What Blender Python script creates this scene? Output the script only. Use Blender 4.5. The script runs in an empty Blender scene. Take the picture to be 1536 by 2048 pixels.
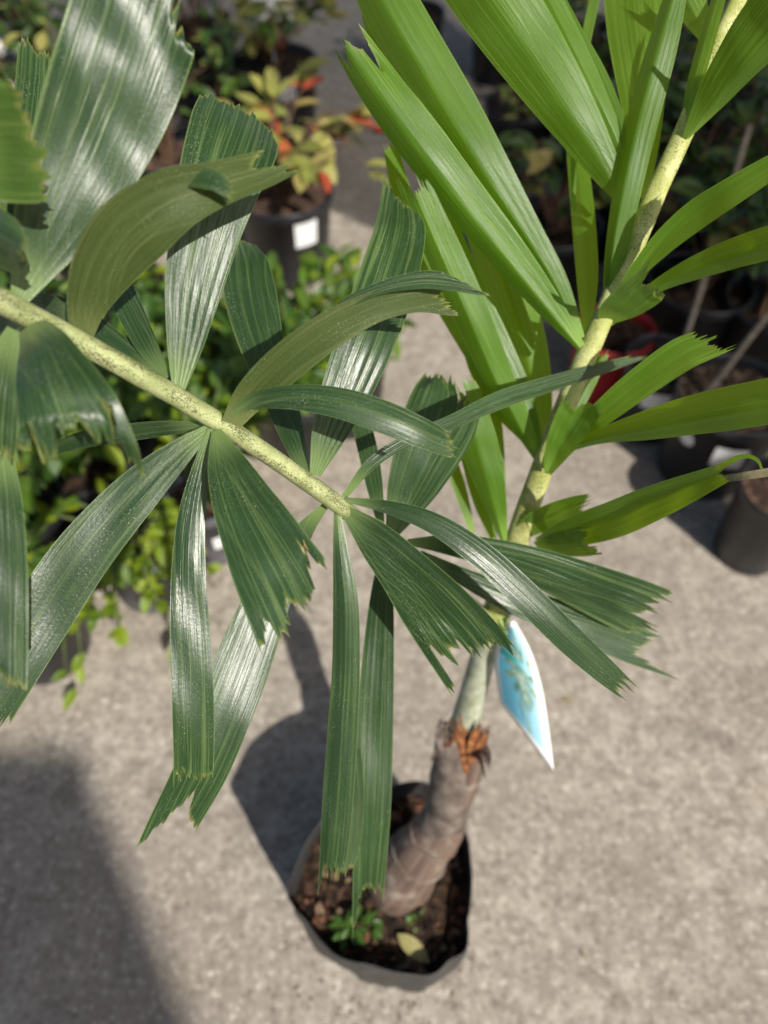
import bpy, math, random
import numpy as np
from mathutils import Vector, Matrix, noise

random.seed(7); rng = np.random.default_rng(7)
R = math.radians
scene = bpy.context.scene
COL = scene.collection

# ------------------------------------------------------------------ camera
CAM_H, PITCH, FPX = 1.37, 52.0, 1500.0
cam_data = bpy.data.cameras.new('camera'); cam = bpy.data.objects.new('camera', cam_data); COL.objects.link(cam)
cam.location = (0, 0, CAM_H); cam.rotation_euler = (R(90 - PITCH), 0, 0)
cam_data.sensor_fit = 'HORIZONTAL'; cam_data.sensor_width = 36.0; cam_data.lens = 36.0 * FPX / 1536.0
cam_data.clip_start = 0.02; cam_data.clip_end = 200
cam_data.dof.use_dof = True; cam_data.dof.focus_distance = 0.49
cam_data.dof.aperture_fstop = cam_data.lens / 6.8
scene.camera = cam
scene.render.resolution_x, scene.render.resolution_y = 768, 1024

# ------------------------------------------------------------------ light
SUN_AZ, SUN_EL = 33.0, 42.0          # azimuth: degrees to the right of straight behind the camera
S = Vector((math.sin(R(SUN_AZ)) * math.cos(R(SUN_EL)), -math.cos(R(SUN_AZ)) * math.cos(R(SUN_EL)), math.sin(R(SUN_EL))))
world = bpy.data.worlds.new('World'); scene.world = world; world.use_nodes = True
wn = world.node_tree.nodes; sky = wn.new('ShaderNodeTexSky'); sky.sky_type = 'NISHITA'; sky.sun_disc = False
sky.dust_density = 2.5; sky.ozone_density = 0.8; sky.sun_elevation = R(SUN_EL); sky.sun_rotation = math.atan2(S.x, S.y)
world.node_tree.links.new(sky.outputs[0], wn['Background'].inputs[0]); wn['Background'].inputs[1].default_value = 0.09
sun_d = bpy.data.lights.new('sun', 'SUN'); sun = bpy.data.objects.new('sun', sun_d); COL.objects.link(sun)
sun_d.energy = 5.0; sun_d.angle = R(0.53); sun_d.color = (1.0, 0.945, 0.86)
sun.rotation_euler = S.to_track_quat('Z', 'Y').to_euler(); sun.location = (0, 0, 6)
scene.view_settings.view_transform = 'Standard'; scene.view_settings.look = 'None'
scene.view_settings.exposure = 0.25; scene.view_settings.gamma = 1.0
scene.cycles.max_bounces = 8; scene.cycles.transparent_max_bounces = 12

# ------------------------------------------------------------------ space helpers
cp, sp_ = math.cos(R(PITCH)), math.sin(R(PITCH))
CR, CU, CB = np.array([1.0, 0, 0]), np.array([0, sp_, cp]), np.array([0, -cp, sp_])   # right, up, back
CO = np.array([0, 0, CAM_H])
def P(x, y, d):                       # photograph pixel + distance along the view axis -> place in the world
    return CO + CR * ((x - 768) / FPX * d) + CU * (-(y - 1024) / FPX * d) - CB * d
def G(x, y, z=0.0):                   # photograph pixel + height above ground -> place in the world
    v = P(x, y, 1.0) - CO
    return CO + v * ((z - CAM_H) / v[2])

# ------------------------------------------------------------------ objects helpers
def tag(o, label=None, cat=None, group=None, kind=None):
    if label: o['label'] = label
    if cat: o['category'] = cat
    if group: o['group'] = group
    if kind: o['kind'] = kind
    return o
def empty(name, loc, rz=0.0):
    o = bpy.data.objects.new(name, None); COL.objects.link(o); o.location = loc; o.rotation_euler = (0, 0, rz)
    o.empty_display_size = 0.05
    return o
def mesh_obj(name, verts, faces, mat, parent=None, loc=None, uvs=None, smooth=True, mesh=None):
    """verts are world places; the object's origin is put at loc (default: first vert)."""
    if mesh is None:
        verts = np.asarray(verts, dtype=float)
        o0 = np.asarray(loc if loc is not None else verts[0], dtype=float)
        mesh = bpy.data.meshes.new(name); mesh.from_pydata((verts - o0).tolist(), [], faces)
        if smooth: mesh.polygons.foreach_set('use_smooth', [True] * len(mesh.polygons))
        if uvs:
            li = np.zeros(len(mesh.loops), dtype=np.int32); mesh.loops.foreach_get('vertex_index', li)
            for nm, arr in uvs.items():
                l = mesh.uv_layers.new(name=nm); l.data.foreach_set('uv', np.asarray(arr, dtype=np.float32)[li].ravel())
        if mat: mesh.materials.append(mat)
        mesh.update()
    else:
        o0 = np.asarray(loc, dtype=float)
    o = bpy.data.objects.new(name, mesh); COL.objects.link(o)
    if parent is not None:
        o.parent = parent
        pm = world_of(parent)
        o.location = pm.inverted() @ Vector(o0)
    else:
        o.location = o0
    return o
def world_of(o):
    m = Matrix.LocRotScale(o.location, o.rotation_euler, o.scale)
    return world_of(o.parent) @ m if o.parent else m
def crom(pts, t):
    """Catmull-Rom through rows of pts at parameters t in 0..1 (chord-length)."""
    p = np.asarray(pts, dtype=float); n = len(p)
    s = np.concatenate([[0], np.cumsum(np.linalg.norm(np.diff(p[:, :2], axis=0), axis=1) + 1e-6)]); s /= s[-1]
    m = np.zeros_like(p)
    for i in range(n):
        a, b = max(i - 1, 0), min(i + 1, n - 1)
        m[i] = (p[b] - p[a]) / (s[b] - s[a])
    out = np.zeros((len(t), p.shape[1]))
    for k, tt in enumerate(t):
        i = min(max(np.searchsorted(s, tt) - 1, 0), n - 2); h = s[i + 1] - s[i]; x = (tt - s[i]) / h
        x2, x3 = x * x, x * x * x
        out[k] = (2*x3 - 3*x2 + 1) * p[i] + (x3 - 2*x2 + x) * h * m[i] + (-2*x3 + 3*x2) * p[i+1] + (x3 - x2) * h * m[i+1]
    return out
def grid_faces(nv, nu, wrap=False):
    f = []
    for i in range(nv - 1):
        for j in range(nu if wrap else nu - 1):
            k = (j + 1) % nu
            f.append((i * nu + j, i * nu + k, (i + 1) * nu + k, (i + 1) * nu + j))
    return f
def unit(v): return v / (np.linalg.norm(v) + 1e-12)
def tube(name, pts, rads, mat, parent=None, seg=12, flat=1.0, bump=0.0, caps=True, n=None, seed=0):
    """A tube through world points, smooth, with radius per point; flat squashes it along the view-up side."""
    pts = np.asarray(pts, dtype=float); rads = np.asarray(rads, dtype=float)
    q = np.column_stack([pts, rads])
    n = n or max(8, len(pts) * 5)
    d = np.concatenate([[0], np.cumsum(np.linalg.norm(np.diff(pts, axis=0), axis=1))]); d /= d[-1]
    # resample with the spline, parameter by 3-D chord
    m = np.zeros_like(q); N = len(q)
    for i in range(N):
        a, b = max(i - 1, 0), min(i + 1, N - 1); m[i] = (q[b] - q[a]) / (d[b] - d[a])
    rows = []
    for tt in np.linspace(0, 1, n):
        i = min(max(np.searchsorted(d, tt) - 1, 0), N - 2); h = d[i+1] - d[i]; x = (tt - d[i]) / h
        x2, x3 = x*x, x*x*x
        rows.append((2*x3-3*x2+1)*q[i] + (x3-2*x2+x)*h*m[i] + (-2*x3+3*x2)*q[i+1] + (x3-x2)*h*m[i+1])
    rows = np.array(rows); V = []; UV = []
    tang = np.gradient(rows[:, :3], axis=0)
    nrm = unit(np.cross(tang[0], [0.3, 0.5, 0.8])); L = 0.0
    for i in range(n):
        t = unit(tang[i]); nrm = unit(nrm - t * np.dot(nrm, t)); b = np.cross(t, nrm)
        if i: L += np.linalg.norm(rows[i, :3] - rows[i-1, :3])
        for j in range(seg):
            a = 2 * math.pi * j / seg
            r = max(rows[i, 3], 1e-4)
            if bump: r *= 1 + bump * noise.noise(Vector((math.cos(a)*1.3 + seed, math.sin(a)*1.3, L * 30)))
            V.append(rows[i, :3] + nrm * r * math.cos(a) + b * r * math.sin(a) * flat); UV.append((j / seg, L))
    F = grid_faces(n, seg, True)
    if caps: F += [tuple(range(seg))[::-1], tuple(range((n-1)*seg, n*seg))]
    return mesh_obj(name, V, F, mat, parent, uvs={'UVMap': UV})
def lathe(name, prof, c, mat, parent=None, seg=40):
    V = [(c[0] + r * math.cos(2*math.pi*j/seg), c[1] + r * math.sin(2*math.pi*j/seg), c[2] + z) for r, z in prof for j in range(seg)]
    return mesh_obj(name, V, grid_faces(len(prof), seg, True), mat, parent, loc=c)

# ------------------------------------------------------------------ material helpers
class NT:
    def __init__(s, name):
        s.m = bpy.data.materials.new(name); s.m.use_nodes = True; s.t = s.m.node_tree; s.n = s.t.nodes
        s.b = s.n['Principled BSDF']; s.out = s.n['Material Output']
    def new(s, typ, **kw):
        x = s.n.new('ShaderNode' + typ)
        for k, v in kw.items(): setattr(x, k, v)
        return x
    def link(s, a, b): s.t.links.new(a, b)
    def _in(s, sock, v):
        if hasattr(v, 'is_output') or isinstance(v, bpy.types.NodeSocket): s.link(v, sock)
        else: sock.default_value = v
    def math(s, op, a, b=0.0, c=0.0, clamp=False):
        x = s.new('Math', operation=op, use_clamp=clamp); s._in(x.inputs[0], a); s._in(x.inputs[1], b)
        if op in ('MULTIPLY_ADD', 'PINGPONG', 'SMOOTH_MIN', 'WRAP', 'COMPARE'): s._in(x.inputs[2], c)
        return x.outputs[0]
    def rng(s, v, a, b, c=0.0, d=1.0, smooth=True):
        x = s.new('MapRange', interpolation_type='SMOOTHSTEP' if smooth else 'LINEAR'); s._in(x.inputs[0], v)
        for i, q in enumerate((a, b, c, d)): s._in(x.inputs[i+1], q)
        return x.outputs[0]
    def mix(s, f, a, b, blend='MIX'):
        x = s.new('Mix', data_type='RGBA', blend_type=blend); s._in(x.inputs[0], f)
        for sock, v in ((x.inputs[6], a), (x.inputs[7], b)):
            if isinstance(v, tuple): sock.default_value = (*v[:3], 1)
            else: s.link(v, sock)
        return x.outputs[2]
    def noise(s, vec, scale, detail=4, rough=0.55, dist=0.0):
        x = s.new('TexNoise'); x.inputs['Scale'].default_value = scale; x.inputs['Detail'].default_value = detail
        x.inputs['Roughness'].default_value = rough; x.inputs['Distortion'].default_value = dist
        if vec is not None: s.link(vec, x.inputs['Vector'])
        return x.outputs['Fac']
    def vscale(s, vec, xyz):
        x = s.new('VectorMath', operation='MULTIPLY'); s.link(vec, x.inputs[0]); x.inputs[1].default_value = xyz
        return x.outputs[0]
    def vadd(s, vec, v2):
        x = s.new('VectorMath', operation='ADD'); s.link(vec, x.inputs[0]); s._in(x.inputs[1], v2)
        return x.outputs[0]
    def uv(s, name): return s.new('UVMap', uv_map=name).outputs[0]
    def xyz(s, vec):
        x = s.new('SeparateXYZ'); s.link(vec, x.inputs[0]); return x.outputs
    def bump(s, h, strength, dist):
        x = s.new('Bump'); x.inputs['Strength'].default_value = strength; x.inputs['Distance'].default_value = dist
        s.link(h, x.inputs['Height']); s.link(x.outputs[0], s.b.inputs['Normal']); return x.outputs[0]
    def set(s, **kw):
        for k, v in kw.items():
            k = {'base': 'Base Color', 'rough': 'Roughness', 'spec': 'Specular IOR Level', 'metal': 'Metallic', 'coat': 'Coat Weight'}[k]
            if isinstance(v, tuple): v = (*v[:3], 1)
            s._in(s.b.inputs[k], v)
    def translucent(s, col, fac, normal=None):
        tr = s.new('BsdfTranslucent'); mx = s.new('MixShader'); s._in(mx.inputs[0], fac)
        if isinstance(col, tuple): tr.inputs[0].default_value = (*col, 1)
        else: s.link(col, tr.inputs[0])
        s.link(s.b.outputs[0], mx.inputs[1]); s.link(tr.outputs[0], mx.inputs[2]); s.link(mx.outputs[0], s.out.inputs[0])
    def obj_random(s): return s.new('ObjectInfo').outputs['Random']

def palm_leaf_material(name, dark, light, vein, trans, tfac, rough, scurf, spec=0.6):
    k = NT(name); uv = k.uv('UVMap'); tip = k.xyz(k.uv('UVTip')); u = tip[1]; dist = tip[0]
    rnd = k.obj_random()
    off = k.new('CombineXYZ'); k.link(k.math('MULTIPLY', rnd, 37.0), off.inputs[0]); k.link(k.math('MULTIPLY', rnd, 91.0), off.inputs[1])
    uvo = k.vadd(uv, off.outputs[0])
    fine = k.noise(k.vscale(uvo, (2600, 14, 1)), 1.0, 3, 0.6)          # fine parallel fibres
    med = k.noise(k.vscale(uvo, (420, 5, 1)), 1.0, 2, 0.5)
    patch = k.noise(k.vscale(uvo, (22, 9, 1)), 1.0, 3, 0.55)
    col = k.mix(k.rng(patch, 0.3, 0.75), dark, light)
    col = k.mix(k.math('MULTIPLY', k.rng(fine, 0.42, 0.68), 0.45), col, light)
    col = k.mix(k.math('MULTIPLY', k.rng(med, 0.52, 0.75), 0.35), col, vein)
    # main ribs: a few pale lines running the length
    nv = 6.0
    ph = k.math('ADD', k.math('MULTIPLY', u, nv), k.math('MULTIPLY', k.math('SUBTRACT', med, 0.5), 0.02))
    tri = k.math('PINGPONG', ph, 0.5)
    w = k.rng(dist, 0.0, 0.22, 0.03, 0.11)
    rib = k.math('MULTIPLY', k.math('SUBTRACT', 1.0, k.rng(tri, 0.0, w)), k.rng(patch, 0.2, 0.7, 0.35, 1.0))
    cu = k.new('CombineXYZ'); k.link(k.math('ADD', k.math('MULTIPLY', u, 8.0), k.math('MULTIPLY', rnd, 53.0)), cu.inputs[0]); k.link(k.math('MULTIPLY', dist, 1.6), cu.inputs[1])
    lv = k.noise(cu.outputs[0], 1.0, 2, 0.5)
    rib2 = k.math('MULTIPLY', k.math('SUBTRACT', 1.0, k.rng(k.math('ABSOLUTE', k.math('SUBTRACT', lv, 0.5)), 0.004, 0.028)), k.rng(patch, 0.3, 0.65, 0.3, 1.0))
    rib = k.math('MAXIMUM', k.math('MULTIPLY', rib, 0.45), rib2)
    col = k.mix(k.math('MULTIPLY', rib, 0.6), col, vein)
    blotch = k.rng(k.noise(k.vscale(uvo, (60, 16, 1)), 1.0, 4, 0.6), 0.60, 0.76)
    col = k.mix(k.math('MULTIPLY', blotch, 0.4), col, k.mix(0.4, light, vein))
    col = k.mix(k.math('MULTIPLY', rnd, 0.35), col, dark)
    bl = k.rng(k.math('ADD', k.xyz(uv)[1], k.math('MULTIPLY', k.math('SUBTRACT', med, 0.5), 0.02)), 0.034, 0.002)
    col = k.mix(k.math('MULTIPLY', bl, 0.75), col, tuple(min(1, c * 1.25) for c in vein))
    # pale thin margin
    mar = k.math('SUBTRACT', 0.5, k.math('ABSOLUTE', k.math('SUBTRACT', u, 0.5)))
    col = k.mix(k.math('MULTIPLY', k.rng(mar, 0.02, 0.006), 0.7), col, vein)
    # whitish scurf: dots gathered in patches along ribs
    dots = k.rng(k.noise(k.vscale(uvo, (1500, 900, 1)), 1.0, 2, 0.6), 0.62, 0.70)
    pm = k.rng(k.noise(k.vscale(uvo, (70, 22, 1)), 1.0, 3, 0.6), 0.47, 0.7)
    sc = k.math('MULTIPLY', dots, k.math('MULTIPLY', k.math('ADD', pm, 0.22), scurf), clamp=True)
    col = k.mix(sc, col, (0.42, 0.46, 0.34))
    # chewed tips dry to yellow and brown
    tn = k.noise(k.vscale(uvo, (500, 160, 1)), 1.0, 3, 0.6)
    td = k.math('ADD', dist, k.math('MULTIPLY', k.math('SUBTRACT', k.noise(k.vscale(uvo, (160, 60, 1)), 1.0, 4, 0.7), 0.42), 0.016))
    col = k.mix(k.math('MULTIPLY', k.rng(td, 0.0055, 0.0002), 0.75), col, (0.20, 0.23, 0.05))
    col = k.mix(k.math('MULTIPLY', k.rng(td, 0.0016, 0.0), 0.8), col, k.mix(k.rng(tn, 0.4, 0.6), (0.42, 0.36, 0.16), (0.17, 0.09, 0.04)))
    k.set(base=col, spec=spec)
    k.set(rough=k.math('ADD', k.rng(patch, 0.25, 0.8, rough - 0.05, rough + 0.1), k.math('MULTIPLY', sc, 0.3)))
    h = k.math('ADD', k.math('MULTIPLY', fine, 0.35), k.math('ADD', k.math('MULTIPLY', rib, 0.8), k.math('MULTIPLY', med, 0.8)))
    k.bump(k.math('ADD', h, k.math('MULTIPLY', k.noise(k.vscale(uvo, (500, 380, 1)), 1.0, 3, 0.6), 0.5)), 0.5, 0.0005)
    tcol = k.mix(0.65, col, trans)
    k.translucent(tcol, tfac)
    return k.m

def speckled_stalk_material(name, base, pale, speck, amount):
    k = NT(name); uv = k.uv('UVMap')
    o = k.new('TexCoord').outputs['Object']
    n1 = k.noise(o, 60, 3); col = k.mix(k.rng(n1, 0.35, 0.7), base, pale)
    s1 = k.noise(k.vscale(o, (1, 1, 1)), 1300, 2, 0.6); s2 = k.noise(k.vscale(uv, (5, 22, 1)), 1.0, 3, 0.6)
    st = k.noise(k.vscale(uv, (60, 420, 1)), 1.0, 2, 0.6)
    thr = k.rng(s2, 0.36, 0.68, 0.60, 0.505 - amount)
    m = k.math('GREATER_THAN', k.math('ADD', k.math('MULTIPLY', s1, 0.55), k.math('MULTIPLY', st, 0.45)), thr)
    col = k.mix(k.math('MULTIPLY', m, 0.8), col, speck)
    k.set(base=col, rough=0.55, spec=0.35); k.bump(s1, 0.4, 0.0006)
    return k.m

def simple_leaf(name, cols, rough=0.4, tfac=0.3, trans=(0.35, 0.5, 0.05), coat=0.0):
    k = NT(name); r = k.obj_random()
    ramp = k.new('ValToRGB'); e = ramp.color_ramp.elements
    for i, c in enumerate(cols):
        p = i / max(1, len(cols) - 1)
        if i < 2: e[i].position = p; e[i].color = (*c, 1)
        else: x = e.new(p); x.color = (*c, 1)
    if len(cols) > 2: e[1].position = 1 / (len(cols) - 1)
    k.link(r, ramp.inputs[0])
    o = k.new('TexCoord').outputs['Object']
    n = k.noise(o, 90, 3)
    col = k.mix(k.rng(n, 0.35, 0.75), ramp.outputs[0], k.mix(0.5, ramp.outputs[0], (0.02, 0.04, 0.01)))
    k.set(base=col, rough=rough, spec=0.45); k.bump(n, 0.25, 0.002)
    k.translucent(k.mix(0.5, col, trans), tfac)
    return k.m
def plain(name, col, rough=0.6, spec=0.4, var=0.25, scale=40, bump=0.2, bd=0.002, dark=None):
    k = NT(name); o = k.new('TexCoord').outputs['Object']; n = k.noise(o, scale, 5, 0.6)
    dk = dark or tuple(c * (1 - var) for c in col)
    k.set(base=k.mix(k.rng(n, 0.3, 0.72), dk, col), rough=rough, spec=spec); k.bump(n, bump, bd)
    return k.m

def concrete_material():
    k = NT('concrete'); o = k.new('TexCoord').outputs['Object']
    big = k.noise(o, 2.6, 4, 0.6); mid = k.noise(o, 22, 5, 0.72); sm = k.noise(o, 75, 4, 0.65); grit = k.noise(o, 330, 3, 0.6)
    col = k.mix(k.rng(mid, 0.32, 0.70), (0.245, 0.213, 0.178), (0.435, 0.388, 0.325))
    col = k.mix(k.math('MULTIPLY', k.rng(big, 0.42, 0.66), 0.7), col, (0.255, 0.22, 0.185))
    col = k.mix(k.math('MULTIPLY', k.rng(sm, 0.52, 0.72), 0.75), col, (0.62, 0.56, 0.48))
    col = k.mix(k.math('MULTIPLY', k.rng(sm, 0.47, 0.33), 0.65), col, (0.15, 0.122, 0.10))
    v = k.new('TexVoronoi'); v.inputs['Scale'].default_value = 85; k.link(o, v.inputs['Vector'])
    cs = k.new('SeparateColor'); k.link(v.outputs['Color'], cs.inputs[0])
    agg = k.math('MULTIPLY', k.math('GREATER_THAN', cs.outputs[0], 0.86), k.rng(v.outputs['Distance'], 0.42, 0.2))
    col = k.mix(k.math('MULTIPLY', agg, 0.6), col, k.mix(cs.outputs[1], (0.70, 0.64, 0.55), (0.12, 0.10, 0.085)))
    # a faint yellowish stain and darker damp smears
    st = k.rng(k.noise(o, 1.7, 3, 0.5, 0.6), 0.56, 0.75)
    col = k.mix(k.math('MULTIPLY', st, 0.3), col, (0.42, 0.34, 0.18))
    dk = k.rng(k.noise(k.vadd(o, (7.3, 2.1, 0)), 5.0, 5, 0.7), 0.55, 0.74)
    col = k.mix(k.math('MULTIPLY', dk, 0.55), col, (0.15, 0.125, 0.105))
    k.set(base=col, rough=0.88, spec=0.25)
    h = k.math('ADD', k.math('MULTIPLY', sm, 0.6), k.math('ADD', k.math('MULTIPLY', grit, 0.5), k.math('MULTIPLY', mid, 0.6)))
    k.bump(h, 0.55, 0.004)
    return k.m
def soil_material(name, a, b, scale=70):
    k = NT(name); o = k.new('TexCoord').outputs['Object']
    v = k.new('TexVoronoi'); v.inputs['Scale'].default_value = scale; k.link(o, v.inputs['Vector'])
    cs = k.new('SeparateColor'); k.link(v.outputs['Color'], cs.inputs[0]); n = k.noise(o, scale * 1.7, 4, 0.7)
    col = k.mix(k.rng(cs.outputs[0], 0.35, 1.0), a, b); col = k.mix(k.rng(n, 0.45, 0.7), col, a)
    k.set(base=col, rough=0.9, spec=0.2); k.bump(k.math('ADD', v.outputs['Distance'], n), 0.9, 0.008)
    return k.m

M = {}
M['old'] = palm_leaf_material('old_palm_leaf', (0.016, 0.043, 0.014), (0.031, 0.076, 0.023), (0.17, 0.25, 0.08), (0.12, 0.21, 0.015), 0.22, 0.33, 1.2)
M['new'] = palm_leaf_material('young_palm_leaf', (0.060, 0.150, 0.013), (0.112, 0.240, 0.022), (0.26, 0.42, 0.08), (0.50, 0.72, 0.004), 0.50, 0.38, 0.25, 0.42)
M['mid'] = palm_leaf_material('sunlit_palm_leaf', (0.05, 0.105, 0.016), (0.085, 0.16, 0.028), (0.20, 0.28, 0.07), (0.25, 0.36, 0.01), 0.35, 0.45, 0.8, 0.35)  # lit copy of the old blade; its brightness is put into the colour
M['under'] = palm_leaf_material('backlit_leaf_underside', (0.044, 0.072, 0.016), (0.074, 0.108, 0.026), (0.17, 0.20, 0.07), (0.14, 0.20, 0.01), 0.30, 0.55, 1.2, 0.3)  # matte leaf underside, with the backlit olive tone put into its colour
M['dry'] = plain('dry_leaf', (0.38, 0.32, 0.18), 0.8, 0.2, 0.4, 200)
M['stalk_old'] = speckled_stalk_material('old_stalk', (0.27, 0.31, 0.12), (0.45, 0.48, 0.23), (0.05, 0.045, 0.028), 0.03)
M['stalk_new'] = speckled_stalk_material('young_stalk', (0.36, 0.39, 0.11), (0.54, 0.55, 0.24), (0.07, 0.055, 0.03), 0.0)
M['concrete'] = concrete_material()
M['bagblack'] = plain('black_film', (0.042, 0.041, 0.041), 0.5, 0.5, 0.4, 25, 0.5, 0.006)
M['pot'] = plain('black_plastic', (0.022, 0.023, 0.028), 0.42, 0.5, 0.45, 30, 0.15, 0.002)
M['potgrey'] = plain('dusty_grey_plastic', (0.14, 0.14, 0.16), 0.5, 0.4, 0.35, 30, 0.15, 0.002)
M['potred'] = plain('red_plastic', (0.35, 0.02, 0.025), 0.4, 0.5, 0.3, 20, 0.1, 0.002)
M['soil'] = soil_material('potting_mix', (0.018, 0.011, 0.007), (0.085, 0.05, 0.03), 90)
M['soilpale'] = soil_material('gritty_mix', (0.05, 0.032, 0.02), (0.30, 0.21, 0.14), 80)
M['soilbrown'] = soil_material('bark_mix', (0.05, 0.03, 0.022), (0.22, 0.13, 0.09), 90)

# ------------------------------------------------------------------ the ground
def ground():
    s = 30.0
    V = [(-s, -s, 0), (s, -s, 0), (s, s, 0), (-s, s, 0)]
    o = mesh_obj('ground', V, [(0, 1, 2, 3)], M['concrete'], loc=(0, 0, 0), smooth=False)
    tag(o, 'weathered grey brown concrete yard', None, kind='structure')
ground()

# ------------------------------------------------------------------ the palm
def leaflet(parent, mat, stn, d=(0.5, 0.5), roll=(0, 0), arc=(0, 0), keel=(0, 0), tip=None, amp=14, tears=0, bow=0.0, seed=0, pleat=0.005, wave=0.035, nu=49, nv=48, name='leaflet'):
    """stn: (x, y, width) along the blade from stalk to tip, as seen in the photograph; d: distance at base and tip (or one per station)."""
    r = np.random.default_rng(1000 + seed)
    stn = np.asarray(stn, dtype=float); t = np.linspace(0, 1, nv)
    if len(d) == 2:
        seglen = np.concatenate([[0], np.cumsum(np.linalg.norm(np.diff(stn[:, :2], axis=0), axis=1))]); seglen /= seglen[-1]
        dd = d[0] + (d[1] - d[0]) * seglen - bow * 4 * seglen * (1 - seglen)
    else: dd = np.asarray(d)
    q = crom(np.column_stack([stn, dd]), t)
    c = np.column_stack([(q[:, 0] - 768) / FPX * q[:, 3], -(q[:, 1] - 1024) / FPX * q[:, 3], -q[:, 3]])    # camera frame
    W = np.maximum(q[:, 2], 3) / FPX * q[:, 3]
    tg = np.gradient(c, axis=0); length = np.concatenate([[0], np.cumsum(np.linalg.norm(np.diff(c, axis=0), axis=1))]); LEN = length[-1]
    u = np.linspace(0, 1, nu); s = u - 0.5
    # tip teeth
    k = np.interp(u, [a for a, b in tip], [b for a, b in tip]) if tip else np.zeros(nu)
    teeth = np.zeros(nu); j = 0
    while j < nu:
        step = int(r.choice([1, 2, 2, 3, 4, 6])); top = r.uniform(-0.6, 0.7) + (1.6 if r.random() < .14 else 0)
        for a in range(step):
            if j + a < nu: teeth[j + a] = top - (a / step) * r.uniform(0.8, 1.6)
        j += step
    for a in r.integers(0, nu, 6): teeth[a] += r.uniform(0.7, 1.9)
    teeth[0] += 0.4; teeth[-1] += 0.4
    for _ in range(tears):
        a = int(r.integers(3, nu - 4)); teeth[a:a + 2] -= r.uniform(2.0, 4.5)
    ext = (k + amp * teeth) / FPX * q[-1, 3]
    V = np.zeros((nv, nu, 3)); UV = np.zeros((nv, nu, 2)); UT = np.zeros((nv, nu, 2))
    ph = r.uniform(0, 6.28, 4)
    zone = min(0.55, max(0.12, (abs(k).max() + 4 * amp) / FPX * q[-1, 3] / LEN))
    for i in range(nv):
        T = unit(tg[i]); view = unit(-c[i]); rt = unit(np.cross(T, view)); nm = np.cross(rt, T)
        ro = R(roll[0] + (roll[1] - roll[0]) * t[i]) if len(roll) == 2 else R(np.interp(t[i], np.linspace(0, 1, len(roll)), roll))
        A = R(arc[0] + (arc[1] - arc[0]) * t[i]) if len(arc) == 2 else R(np.interp(t[i], np.linspace(0, 1, len(arc)), arc))
        K = R(keel[0] + (keel[1] - keel[0]) * t[i])
        th = ro + A * s + K * np.tanh(s * 18)
        dx = np.cos(th); dn = np.sin(th)
        X = np.concatenate([[0], np.cumsum((dx[1:] + dx[:-1]) / 2)]) / (nu - 1); Z = np.concatenate([[0], np.cumsum((dn[1:] + dn[:-1]) / 2)]) / (nu - 1)
        span = max(X.max() - X.min(), 0.3); true = W[i] / span
        X -= np.interp(0.5, u, X); Z -= np.interp(0.5, u, Z)
        mid = (X.max() + X.min()) / 2; X -= mid
        Z = Z + .55 * pleat * (1 - t[i]) ** 1.4 * (np.abs(((6 * u) % 1) - .5) * 4 - 1) + .12 * pleat * np.sin(2 * math.pi * 6 * u + ph[3]) + wave * (np.sin(7 * t[i] + ph[0] + 2.2 * u) * 0.6 + np.sin(13 * t[i] + ph[1] - 3 * u) * 0.35 + 0.25 * np.sin(23 * t[i] + ph[2] + 5 * u)) * min(1, t[i] * 3)
        x = min(max((t[i] - (1 - zone)) / zone, 0), 1); wgt = x * x * (3 - 2 * x) if x < 1 else 1.0
        wgt = x ** 1.3
        e = ext * wgt
        V[i] = c[i] + np.outer(X * true, rt) + np.outer(Z * true, nm) + np.outer(e, T)
        UV[i, :, 0] = u * true; UV[i, :, 1] = length[i] + e + (.1 if name == 'leaflet_fold' else 0)
        UT[i, :, 0] = (LEN - length[i]) + ext - e; UT[i, :, 1] = u
    Vw = V.reshape(-1, 3); Vw = CO + Vw[:, :1] * CR + Vw[:, 1:2] * CU + Vw[:, 2:3] * CB
    return mesh_obj(name, Vw, grid_faces(nv, nu), mat, parent, loc=P(stn[0, 0], stn[0, 1], dd[0]), uvs={'UVMap': UV.reshape(-1, 2), 'UVTip': UT.reshape(-1, 2)})

def stalk(name, stn, mat, parent, flat=0.75, bump=0.05):
    pts = [P(x, y, d) for x, y, d, w in stn]; rad = [w / 2 / FPX * d for x, y, d, w in stn]
    return tube(name, pts, rad, mat, parent, seg=18, flat=flat, bump=bump, n=60)

BAG_C = np.array([-0.005, 0.236, 0.0]); BAG_R = 0.124; RIM_Z = 0.24; SOIL_Z = 0.195
palm = empty('palm', (P(800, 1770, 1.0)[0], P(800, 1770, 1.0)[1], SOIL_Z))
tag(palm, 'young palm with jagged-tipped leaflets growing in the black planter bag', 'palm')

old = stalk('frond', [(985, 1245, .79, 40), (900, 1178, .70, 40), (800, 1100, .61, 42), (690, 1020, .54, 46), (620, 968, .513, 50), (430, 840, .46, 54), (200, 706, .413, 60), (20, 612, .378, 68), (-80, 560, .36, 70)], M['stalk_old'], palm)
old['label'] = 'older dark green frond'
young = stalk('frond', [(985, 1245, .78, 46), (1030, 1095, .71, 48), (1072, 970, .665, 46), (1130, 815, .63, 44), (1190, 672, .605, 43), (1250, 535, .59, 42), (1312, 385, .575, 42), (1365, 270, .565, 40), (1440, 85, .55, 36), (1510, -80, .54, 32)], M['stalk_new'], palm)
young['label'] = 'younger bright green frond'

_n = [0]
def O(stn, **kw): _n[0] += 1; return leaflet(old, M['old'], stn, seed=_n[0], **kw)
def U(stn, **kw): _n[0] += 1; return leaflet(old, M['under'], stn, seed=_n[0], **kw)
def Y(stn, **kw): _n[0] += 1; return leaflet(young, M['new'], stn, seed=_n[0], **kw)

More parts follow.
